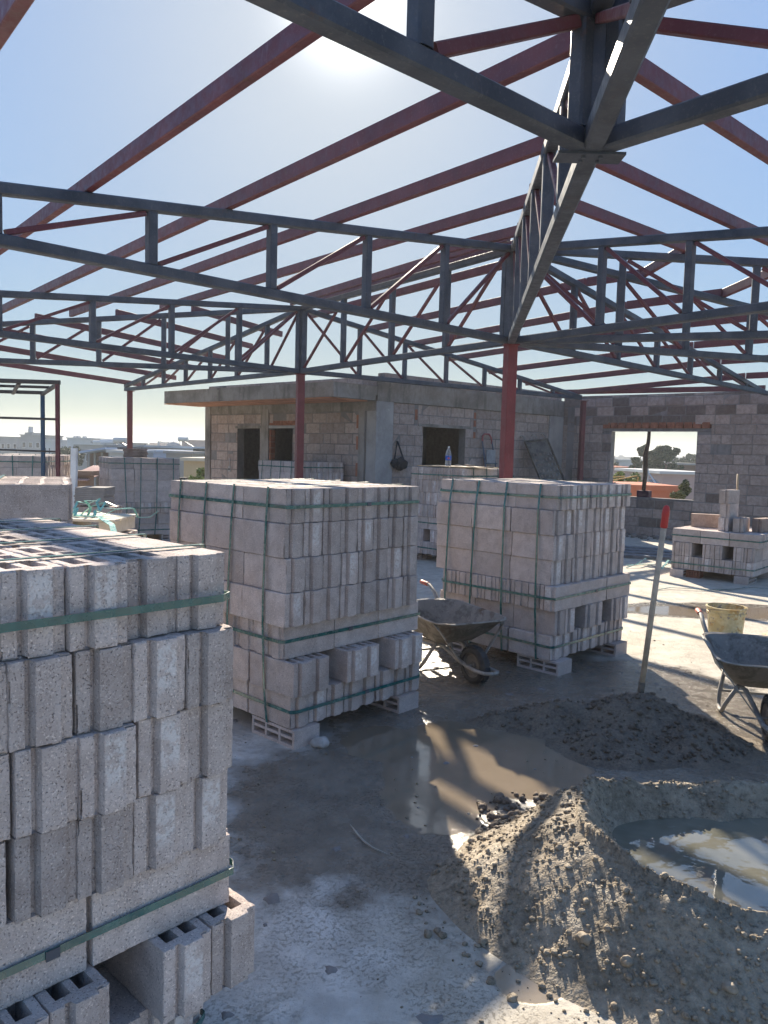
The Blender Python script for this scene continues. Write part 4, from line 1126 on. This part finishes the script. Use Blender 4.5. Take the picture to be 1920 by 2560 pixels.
# ------------------------------------------------------------------ left background on the slab
# brown tube frame
M['brown'] = m_steel('brown_tube', (.035, .03, .03), (.06, .05, .048), (.12, .10, .09))
M['maroon'] = m_steel('maroon_tube', (.10, .022, .03), (.14, .035, .04), (.2, .1, .09))
M['bluet'] = m_steel('blue_tube', (.02, .06, .12), (.03, .08, .15), (.08, .12, .17))
Fn, Ff = Vector((-3.96, 9.4, 0)), Vector((-5.02, 11.4, 0)); ld = Vector((-1, -.06, 0)).normalized()
t = thing('shed_frame', 'open welded shed frame of brown tube with one blue post at the left edge', 'steel frame', tuple(Fn))
T_ = 2.38
def bar(nm, p, q, s, mat):
    b = MB(); b.bar(p, q, s, s); b.build(nm, mat, t)
z3 = lambda v, z: Vector((v.x, v.y, z))
bar('post', z3(Fn, .0), z3(Fn, T_), .045, M['maroon']); bar('post', z3(Ff, .0), z3(Ff, T_), .05, M['bluet'])
bar('post', z3(Fn + ld * 3, 0), z3(Fn + ld * 3, T_), .045, M['brown']); bar('post', z3(Ff + ld * 3, 0), z3(Ff + ld * 3, T_), .05, M['brown'])
for P_ in (Fn, Ff): bar('top_rail', z3(P_ + ld * 3, T_ + .02), z3(P_ - ld * .03, T_ + .02), .05, M['brown'])
for f in (0, .0001):
    pass
bar('side_rail', z3(Fn, T_ - .0), z3(Ff, T_ - .0), .045, M['brown'])
bar('roof_rafter', z3(Fn + ld * .45, T_ + .0), z3(Ff + ld * .42, T_ + .0), .04, M['brown'])
bar('roof_rail', z3(Fn * .5 + Ff * .5 + ld * 3, T_ + .03), z3(Fn * .5 + Ff * .5, T_ + .03), .035, M['brown'])
bar('mid_rail', z3(Fn + ld * 3, 1.96), z3(Fn, 1.96), .028, M['brown']); bar('mid_rail', z3(Fn + ld * 3, 1.60), z3(Fn, 1.57), .022, M['brown'])
bar('foot_beam', z3(Fn + ld * 1.2, 1.165), z3(Fn - ld * .02, 1.155), .06, M['bluewood'])

def block_pile(t, x0, y0, nx, ny, nz, gap=.002):
    for k in range(nz):
        for i in range(nx):
            for j in range(ny):
                if 0 < i < nx - 1 and 0 < j < ny - 1 and k < nz - 1: continue
                o = bpy.data.objects.new('concrete_block', SOLL[0]); C.objects.link(o); o.parent = t
                o.location = (x0 + BL / 2 + i * (BL + .012) - t.location.x + rnd.gauss(0, .003), y0 + BT / 2 + j * (BT + .003) - t.location.y, k * (BH + gap))
                o.rotation_euler = (0, 0, rnd.gauss(0, .006))
# white post
b = MB(); b.bar((-3.63, 9.0, 0), (-3.60, 9.0, 1.62), .065, .065); tag(b.build('white_post', M['white']), 'slim white post standing beside the stack of thin slabs', 'post')
# stack of thin slabs on a block plinth
t = thing('slab_stack', 'neat stack of thin grey paving slabs on a block plinth behind the green straps', 'slab stack', (-3.2, 9.0, 0))
block_pile(t, -3.51, 8.84, 1, 3, 5)
for i in range(9):
    b = MB(); z = .975 + i * .023; dx = rnd.gauss(0, .006); b.box((-3.53 + dx, 8.82, z), (-3.19 + dx, 9.16, z + .0205)); b.build('paving_slab', M['mortar'], t)
# pale pallet boards with tangled straps
t = thing('wooden_pallet', 'pale wooden pallet lying on blocks at the left, seen behind the nearest stack', 'pallet', (-2.45, 6.1, 0))
M['palew'] = m_simple('pale_board', (.62, .56, .45), .75, .15, 9)
block_pile(t, -2.82, 5.83, 2, 4, 5, .0065)
for k in range(4):
    b = MB(); b.box((-2.86, 5.80 + k * .15, 1.09), (-2.02, 5.92 + k * .15, 1.108)); b.build('deck_board', M['palew'], t)
for x in (-2.84, -2.5, -2.14):
    b = MB(); b.box((x, 5.80, .995), (x + .09, 6.37, 1.088)); b.build('bearer', M['palew'], t)
r = random.Random(21)
b = MB()
for k in range(7):
    p = Vector((-2.45 + r.uniform(-.2, .2), 6.0 + r.uniform(-.1, .1), 1.12)); pts = [p]
    for j in range(7):
        p = p + Vector((r.uniform(-.02, .12), r.uniform(-.06, .06), r.uniform(-.07, .07))); p.z = max(1.115, min(1.26, p.z)); pts.append(p)
    for a_, c2 in zip(pts, pts[1:]): b.bar(a_, c2, .02, .003, ch=.05)
for k in range(3):
    pts = [Vector((-2.15, 5.8, 1.13)), Vector((-1.98, 5.6, 1.09)), Vector((-1.8, 5.2, .98)), Vector((-1.6, 4.9 + .1 * k, .7))]
    for a_, c2 in zip(pts, pts[1:]): b.bar(a_ + Vector((0, k * .03, 0)), c2 + Vector((0, k * .03, 0)), .02, .003, ch=.05)
o = b.build('strap_tangle', M['strapw']); tag(o, 'tangle of bright green strapping heaped on the pale pallet', 'strap tangle')

# ------------------------------------------------------------------ the town around the roof
def town_mat(name, a, k=.12): return m_simple(name, a, .85, k, .35, .0, 5, spec=.2)
TM = {'white': town_mat('town_white', (.55, .55, .54)), 'cream': town_mat('town_cream', (.50, .45, .36)), 'grey': town_mat('town_grey', (.30, .30, .30)),
      'blue': town_mat('town_blue', (.36, .44, .56)), 'pink': town_mat('town_pink', (.46, .34, .31)), 'ochre': town_mat('town_ochre', (.48, .37, .22)),
      'brown': town_mat('town_brown', (.20, .13, .10)), 'tile': town_mat('town_tile', (.48, .17, .10)), 'tin': town_mat('pink_tin', (.52, .34, .30)),
      'dgrey': town_mat('town_darkgrey', (.13, .14, .16)), 'navy': town_mat('town_navy', (.05, .08, .14))}
M['win'] = m_simple('dark_window', (.03, .035, .045), .2, .2, 2)
BASE = -8.05
def hz(px): return 1130 + .0262 * (px - 960)
def pos(px, d): return (px - 960) / FPX * d
def zat(px, py, d): return EYE + (hz(px) - py) * d / FPX
def building(label, x0, x1, ytop, d, mat, depth=8, wins=0, rows=1, roof=None, over=.15, name='town_building', tanks=0, parapet=True, cat='building', wmat=None, seed=0):
    """x0,x1,ytop: where its front shows from the roof; d: distance in metres"""
    r = random.Random(seed + int(x0)); X0, X1 = pos(x0, d), pos(x1, d); zt_ = zat((x0 + x1) / 2, ytop, d)
    t = thing(name, label, cat, ((X0 + X1) / 2, d, BASE), 0, None)
    b = MB(); b.box((X0, d, BASE), (X1, d + depth, zt_)); b.build('wall', mat, t)
    b = MB(); b.box((X0 - over, d - over, zt_ + .001), (X1 + over, d + depth + over, zt_ + .16)); rf = b.build('roof_slab_edge', roof or mat, t)
    H_ = 3.0
    for rr in range(rows):
        for i in range(wins):
            cx = X0 + (X1 - X0) * (i + .5 + r.uniform(-.08, .08)) / wins; z = zt_ - 1.0 - rr * H_; ww = min(.55, (X1 - X0) / wins * .28)
            b = MB(); b.box((cx - ww, d - .03, z - .9), (cx + ww, d - .005, z)); f = b.build('window', TM['white'], t)
            b = MB(); b.box((cx - ww + .07, d - .045, z - .83), (cx + ww - .07, d - .031, z - .07)); b.build('pane', M['win'], f)
    for i in range(tanks):
        cx = r.uniform(X0 + .5, X1 - .5); b = MB(); b.lathe([(0, .9), (.35, .9), (.35, 0), (0, 0)], (cx, d + 2, zt_ + .5), 14); b.box((cx - .3, d + 1.7, zt_ + .16), (cx - .24, d + 1.76, zt_ + .5)); b.box((cx + .24, d + 2.24, zt_ + .16), (cx + .3, d + 2.3, zt_ + .5)); b.build('roof_tank', TM['white'], t)
    return t
building('flat grey blue block at the far left edge of the skyline', -60, 42, 1093, 130, TM['grey'], wins=7, rows=2)
bt = building('cluttered tall house left of the blue frame post on the skyline', 50, 101, 1089, 120, TM['grey'], wins=3, rows=2, tanks=1)
b = MB(); b.box((pos(60, 121), 121, zat(60, 1089, 121)), (pos(80, 121), 124, zat(60, 1081, 121))); b.bar((pos(62, 121), 121, zat(60, 1082, 121)), (pos(82, 121), 121, zat(60, 1081, 121)), .12, .12); b.bar((pos(66, 121), 121.5, zat(60, 1083, 121)), (pos(66, 121), 121.5, zat(60, 1072, 121)), .07, .07); b.build('roof_hut', TM['grey'], bt)
building('small pale house between the blue and the maroon frame posts', 108, 126, 1101, 110, TM['white'], wins=2, rows=1)
building('low pale house just right of the maroon frame post', 144, 166, 1108, 120, TM['cream'], wins=2)
wb = building('white house with two roof boxes right of the frame posts', 166, 226, 1097, 108, TM['white'], wins=4, rows=2)
for px in (181, 189, 204):
    b = MB(); b.box((pos(px, 109), 109, zat(px, 1096, 109)), (pos(px + 5, 109), 110, zat(px, 1090, 109))); b.build('chimney', TM['white'], wb)
building('long low grey roof house in front of the white house', 182, 262, 1112, 88, TM['grey'], wins=6, roof=TM['white'])
building('low hazy house with a row of solar heaters on its roof', 228, 316, 1108, 100, TM['grey'], wins=6)
s1 = building('brown open shed under a slanting pale roof left of the slim post', 216, 270, 1130, 50, TM['brown'], depth=4, roof=TM['grey'], over=.3)
b = MB(); 
for px in (217, 232, 250, 268): b.box((pos(px, 49.6), 49.6, BASE), (pos(px, 49.6) + .12, 49.72, zat(px, 1131, 49.6)))
b.build('shed_post', TM['grey'], s1)
b = MB(); b.bar((pos(212, 49), 49, zat(212, 1131, 49)), (pos(276, 49), 49, zat(276, 1121, 49)), 2.2, .12); b.build('lean_to_roof', TM['blue'], s1)
building('dark blue roof hut just left of the slim far post', 264, 291, 1117, 58, TM['navy'], roof=TM['grey'])
building('grey wall house directly left of the slim far post', 288, 320, 1120, 62, TM['grey'], wins=2)
building('pale grey low wall house behind the tall far left stack', 271, 318, 1132, 46, TM['white'], depth=5)
building('blue white rendered house behind the bundle of thin tiles', 352, 415, 1130, 55, TM['blue'], wins=3)
building('long grey hall with white roof edge right of the tile bundle', 345, 520, 1120, 64, TM['grey'], roof=TM['white'], wins=8)
building('blank grey green wall left of the yellow house', 413, 478, 1134, 48, TM['grey'], depth=5)
wb = building('white walled house with dark glazed top by the house corner', 479, 545, 1140, 52, TM['blue'], depth=5)
b = MB(); b.box((pos(480, 51.9), 51.9, zat(480, 1139, 52)), (pos(545, 51.9), 55, zat(480, 1121, 52))); b.build('glazed_storey', M['win'], wb)
b = MB(); b.box((pos(478, 51.5), 51.5, zat(480, 1121, 52) + .01), (pos(546, 51.5), 56, zat(480, 1117, 52))); b.build('roof_edge', TM['white'], wb)
building('small yellow ochre house with one white framed window beside the house corner', 457, 550, 1153, 38, TM['ochre'], depth=6, wins=2, roof=TM['cream'])
building('pinkish stepped block on the skyline beside the house corner', 452, 545, 1103, 115, TM['pink'], wins=5)
for i, (px, w_) in enumerate(((340, 16), (372, 20), (398, 12), (520, 30), (-30, 50), (590, 60))):
    building(['faint far house just right of the slim post', 'faint far pink house left of the dome', 'narrow faint far tower block left of the dome', 'faint far block behind the pink stepped block', 'faint far block beyond the left picture edge', 'faint far block hidden by the house'][i], px, px + w_ * 1.4, 1112 - i % 3 * 3, 190 + i * 14, [TM['cream'], TM['pink'], TM['white']][i % 3], wins=2, seed=i)
t = thing('domed_building', 'low grey dome with thin finial on the skyline', 'domed building', (pos(428, 120), 120, BASE))
cx = pos(428, 121); zd = zat(428, 1119, 121)
b = MB(); b.lathe([(1.25 * math.cos(R(a)), .95 * math.sin(R(a))) for a in range(0, 91, 10)], (cx, 122, zd), 24); b.build('dome', TM['grey'], t, smooth=True)
b = MB(); b.box((cx - 1.6, 120.5, BASE), (cx + 1.6, 124, zd)); b.build('drum', TM['grey'], t)
b = MB(); b.tube([(cx, 122, zd + .9), (cx, 122, zd + 1.5)], .04, 6); b.build('finial', TM['grey'], t)
b = MB(); b.tube([(pos(394, 118), 118, BASE), (pos(394, 118), 118, zat(394, 1103, 118))], [.35, .16], 8); tag(b.build('minaret', TM['white']), 'thin pale tower left of the dome on the skyline', 'minaret')
def heater(label, px, py, d):
    t = thing('solar_heater', label, 'solar heater', (pos(px, d), d, zat(px, py + 10, d)), 0, 'solar water heaters on far roofs'); x = pos(px, d); z = zat(px, py, d)
    b = MB(); b.tube([(x - .6, d, z - .25), (x + .6, d, z - .25)], .27, 12); b.build('tank', TM['white'], t)
    b = MB(); b.bar((x + .1, d, z - .5), (x + 1.5, d, z - 1.25), 1.0, .06); b.build('collector', M['win'], t)
    b = MB(); b.bar((x - .4, d, z - .5), (x - .4, d, z - 1.5), .06, .06); b.bar((x + .4, d, z - .5), (x + .4, d, z - 1.5), .06, .06); b.build('stand', TM['grey'], t)
heater('solar heater leftmost in the row left of the slim post', 244, 1101, 97); heater('second solar heater in the row left of the slim post', 262, 1099, 92)
heater('third solar heater in the row left of the slim post', 283, 1099, 92); heater('largest solar heater, closest to the slim post', 298, 1094, 76)
heater('solar heater on the pinkish block beside the house corner', 455, 1093, 95)
# near roofs just below the slab edge
t = building('shed with crumpled pink tin roof just beyond the slab edge at left', 158, 222, 1188, 27, TM['brown'], depth=.4)
b = MB(); X0, X1 = pos(154, 27), pos(222, 27); z0_ = zat(188, 1189, 27)
n_ = 24
vs = []; 
for i in range(n_ + 1):
    x = X0 + (X1 - X0) * i / n_; zz = .03 * (i % 2)
    vs += [(x, 26.7, z0_ + zz - .15), (x, 29.8, z0_ + .28 + zz), (x, 26.7, z0_ + zz - .17), (x, 29.8, z0_ + .26 + zz)]
fs = []
for i in range(n_): a = 4 * i; fs += [(a, a + 4, a + 5, a + 1), (a + 2, a + 3, a + 7, a + 6), (a, a + 2, a + 6, a + 4)]
b.add(vs, fs); b.build('tin_roof', TM['tin'], t)

# trees
def leaf_mat(name, a, b_):
    n = NT(name); rv = n.attr('tint'); c = n.mix(n.ramp(rv, 0, 1), a, b_)
    n.b.inputs['Subsurface Weight'].default_value = 0
    return n.done(c, .7, spec=.25)
LM = {'dark': leaf_mat('dark_needles', (.02, .045, .022), (.06, .10, .045)), 'olive': leaf_mat('olive_leaves', (.07, .085, .03), (.17, .18, .07)), 'lime': leaf_mat('yellow_green_leaves', (.10, .14, .03), (.30, .36, .09)), 'mid': leaf_mat('mid_leaves', (.035, .06, .03), (.10, .14, .06))}
M['bark'] = m_simple('bark', (.10, .075, .055), .9, .3, 6, .01, 20)
def tree(label, x, y, ztop, zlow, r_, leaf, cnt, ls, seed, name='tree', cat='tree', shape=1.0, group=None):
    r = random.Random(seed); t = thing(name, label, cat, (x, y, BASE if cat == 'tree' else zlow), 0, group); base = BASE if cat == 'tree' else zlow
    b = MB(); pts = []; H_ = ztop - base
    for i in range(6): pts.append((x + r.gauss(0, .1) * i / 5, y + r.gauss(0, .1) * i / 5, base + H_ * .92 * i / 5))
    b.tube(pts, [max(.015, .02 * H_ * (1 - i / 5.6)) for i in range(6)], 7)
    cl = []
    for k in range(int(10 + r_ * 8)):
        f = r.random() ** .8; z = zlow + (ztop - zlow) * f; rr = r_ * (math.sin(math.pi * min(1, .12 + f * .86)) ** .7) * r.uniform(.35, 1.0) * shape; a = r.uniform(0, 2 * math.pi)
        c_ = Vector((x + rr * math.cos(a), y + rr * math.sin(a), z)); cl.append((c_, r.uniform(.14, .42) * r_ * .75))
        b.tube([(x, y, max(base, z - .25 * r_)), (c_.x * .6 + x * .4, c_.y * .6 + y * .4, z - .08 * r_), tuple(c_)], [.03 * r_, .02 * r_, .008 * r_], 5)
    cl.append((Vector((x, y, ztop - .12 * r_)), .22 * r_))
    b.build('trunk', M['bark'], t)
    b = MB()
    for i in range(cnt):
        c_, s_ = r.choice(cl); d = Vector((r.gauss(0, 1), r.gauss(0, 1), r.gauss(0, .9))); d = d.normalized() * s_ * r.random() ** .45
        p = c_ + d; a1 = Vector((r.gauss(0, 1), r.gauss(0, 1), r.gauss(0, .6))).normalized(); a2 = a1.cross(Vector((r.gauss(0, 1), r.gauss(0, 1), 1))).normalized(); l = ls * r.uniform(.6, 1.4)
        b.add([p - a1 * l, p + a2 * l * .45, p + a1 * l, p - a2 * l * .45], [(0, 1, 2, 3)], r.random())
    b.build('crown', LM[leaf], t, tints=True)
    return t
def tp_(px, d): return pos(px, d)
tree('dark conifer just left of and behind the timber prop, seen through the window', tp_(1606, 60), 60, zat(1606, 1116, 60), zat(1606, 1205, 60), 1.0, 'dark', 5200, .11, 1)
tree('dark bushy tree just right of the timber prop', tp_(1634, 62), 62, zat(1634, 1128, 62), zat(1634, 1205, 62), 1.1, 'dark', 5200, .11, 2)
tree('tallest broad dark tree right of the timber prop, seen through the window', tp_(1662, 60), 60, zat(1662, 1119, 60), zat(1662, 1195, 60), 1.35, 'dark', 8000, .11, 3)
tree('small dark conifer left of the prop tree before the pale far house', tp_(1583, 55), 55, zat(1583, 1145, 55), zat(1583, 1200, 55), .7, 'mid', 2500, .10, 4)
tree('feathery tree at the right side of the window view', tp_(1722, 95), 95, zat(1722, 1137, 95), zat(1722, 1165, 95), 1.3, 'mid', 2600, .16, 5)
tree('rounded hazy tree between the tall dark tree and the feathery one', tp_(1700, 100), 100, zat(1700, 1149, 100), zat(1700, 1168, 100), 1.6, 'mid', 2500, .16, 6)
tree('yellow green leafy tree low at the left of the window view', tp_(1545, 30), 30, zat(1545, 1186, 30), zat(1545, 1250, 30), .9, 'lime', 5200, .06, 7)
tree('second lime green tree beside the yellow poles in the window view', tp_(1585, 31), 31, zat(1585, 1190, 31), zat(1585, 1250, 31), .75, 'lime', 4200, .055, 8)
tree('grey green tree behind the lime trees at the window left side', tp_(1535, 70), 70, zat(1535, 1160, 70), zat(1535, 1210, 70), 1.4, 'mid', 3500, .13, 9)
tree('olive bush before the orange wall at the lower right of the window', tp_(1708, 23), 23, zat(1708, 1212, 23), zat(1708, 1262, 23), .45, 'olive', 4200, .04, 10)
tree('small dark fir above the olive bush in the window view', tp_(1710, 26), 26, zat(1710, 1203, 26), zat(1710, 1240, 26), .27, 'dark', 2000, .035, 11)
tree('sunlit yellow green treetop beside the house corner at left', tp_(498, 27), 27, zat(498, 1176, 27), zat(498, 1215, 27), .5, 'lime', 4200, .045, 12)
tree('dark round tree behind the maroon frame post', tp_(160, 75), 75, zat(160, 1124, 75), zat(160, 1160, 75), 1.2, 'mid', 3000, .12, 13)
tree('dark green tree between frame posts and brown shed', tp_(186, 66), 66, zat(186, 1120, 66), zat(186, 1160, 66), 1.0, 'dark', 2600, .11, 14)
building('pale far house with two windows seen left of the prop', 1543, 1580, 1152, 92, TM['white'], wins=3)
building('house with faded tiled roof behind the lime green trees', 1540, 1582, 1172, 60, TM['pink'], roof=TM['tile'])
building('brown grey block at the upper right of the window view', 1690, 1760, 1163, 62, TM['brown'], roof=TM['grey'])
pb = building('pinkish flat roofed house at the right of the window view', 1650, 1765, 1186, 42, TM['pink'], roof=TM['white'])
building('low orange walled roof terrace below the window view trees', 1572, 1696, 1226, 24, TM['tile'], depth=3, over=.05)
for i, px in enumerate((1480, 1500, 1775, 1830)):
    building(['far grey house hidden by the wall left of the window', 'far cream house hidden by the wall left of the window', 'near white house beyond the wall right of the window', 'far pink house beyond the wall right of the window'][i], px, px + 35, 1150, 80 + 9 * i, [TM['grey'], TM['cream'], TM['white'], TM['pink']][i], wins=2)
t = thing('solar_heater', 'large dark solar panel with round white tank right of the prop foot', 'solar heater', (tp_(1636, 34), 34, zat(1636, 1222, 34)), 0, 'solar water heaters on far roofs')
X = lambda px: tp_(px, 34); Z = lambda py: zat(1636, py, 34)
b = MB(); b.add([(X(1622), 33.2, Z(1222)), (X(1652), 33.2, Z(1222)), (X(1643), 34.4, Z(1199)), (X(1626), 34.4, Z(1199)), (X(1622), 33.25, Z(1223)), (X(1652), 33.25, Z(1223)), (X(1643), 34.45, Z(1200)), (X(1626), 34.45, Z(1200))], [(0, 1, 2, 3), (7, 6, 5, 4), (0, 4, 5, 1), (1, 5, 6, 2), (2, 6, 7, 3), (3, 7, 4, 0)]); b.build('collector', M['win'], t)
b = MB(); b.tube([(X(1622), 35, Z(1170)), (X(1628), 35, Z(1170))], .14, 14); b.build('tank', TM['white'], t)
b = MB(); b.bar((X(1621), 34.6, Z(1172)), (X(1633), 33.3, Z(1221)), .05, .05); b.bar((X(1628), 34.6, Z(1172)), (X(1628), 34.6, Z(1222)), .04, .04); b.build('stand', TM['white'], t)
t = thing('pole_frame', 'thin yellow pole frame standing among the lime green trees', 'pole frame', (tp_(1592, 27), 27, BASE))
M['ypole'] = m_simple('yellow_pole', (.55, .42, .12), .6, .1)
for (a_, c2) in (((1592, 1192), (1592, 1245)), ((1524, 1201), (1590, 1189)), ((1524, 1193), (1560, 1190)), ((1530, 1210), (1590, 1208))):
    b = MB(); b.bar((tp_(a_[0], 27), 27, zat(a_[0], a_[1], 27)), (tp_(c2[0], 27), 27.01, zat(c2[0], c2[1], 27)), .03, .03); b.build('pole', M['ypole'], t)

# far town mass: nobody could count it
b = MB(); r = random.Random(77)
for i in range(1500):
    d = 140 + 700 * r.random() ** .8; a = R(r.uniform(-50, 50)); x, y = d * math.sin(a), d * math.cos(a)
    if y < 130: continue
    w_, dp = r.uniform(5, 14), r.uniform(5, 12); h_ = EYE + r.uniform(-5.5, .8) + .0035 * (d - 130) * r.random()
    b.box((x, y, BASE), (x + w_, y + dp, h_), None, r.random())
    if r.random() < .5: q_ = r.uniform(0, w_ - 2); b.box((x + q_, y + 1, h_), (x + q_ + r.uniform(.8, 2.5), y + 2.5, h_ + r.uniform(.5, 1.3)), None, r.random())
n = NT('far_town'); rv = n.attr('tint'); c = n.mix(n.ramp(rv, 0, 1, 0, 1, False), (.20, .18, .17), (.55, .53, .50)); c = n.mix(n.ramp(n.noise(.8, 2), .55, .6), c, (.10, .10, .11))
o = b.build('far_town', n.done(c, .9, spec=.1), tints=True); o['kind'] = 'stuff'
b = MB(); r = random.Random(78)
for i in range(22000):
    k_ = r.randrange(90); rk = random.Random(k_); d = 60 + 300 * rk.random(); a = R(rk.uniform(-45, 45)); s_ = rk.uniform(.6, 1.5)
    if d * math.cos(a) < 55 : continue
    cx, cy, cz = d * math.sin(a), d * math.cos(a), EYE - rk.uniform(1.5, 6)
    p = Vector((cx, cy, cz)) + Vector((r.gauss(0, s_), r.gauss(0, s_), r.gauss(0, s_ * .45))); l = r.uniform(.10, .26)
    a1 = Vector((r.gauss(0, 1), r.gauss(0, 1), r.gauss(0, 1))).normalized(); a2 = a1.orthogonal().normalized(); b.add([p - a1 * l, p + a2 * l * .6, p + a1 * l, p - a2 * l * .6], [(0, 1, 2, 3)], r.random())
o = b.build('far_foliage', LM['mid'], tints=True); o['kind'] = 'stuff'

# ------------------------------------------------------------------ the air
hv = bpy.data.materials.new('haze'); hv.use_nodes = True; ht = hv.node_tree; ht.nodes.clear()
pv = ht.nodes.new('ShaderNodeVolumePrincipled'); oo = ht.nodes.new('ShaderNodeOutputMaterial')
pv.inputs['Color'].default_value = (.90, .95, 1, 1); pv.inputs['Density'].default_value = .0009; pv.inputs['Anisotropy'].default_value = .3
ht.links.new(pv.outputs[0], oo.inputs['Volume'])
b = MB(); b.box((-900, -60, -9.5), (900, 1000, 14)); o = b.build('haze', hv); o['kind'] = 'stuff'
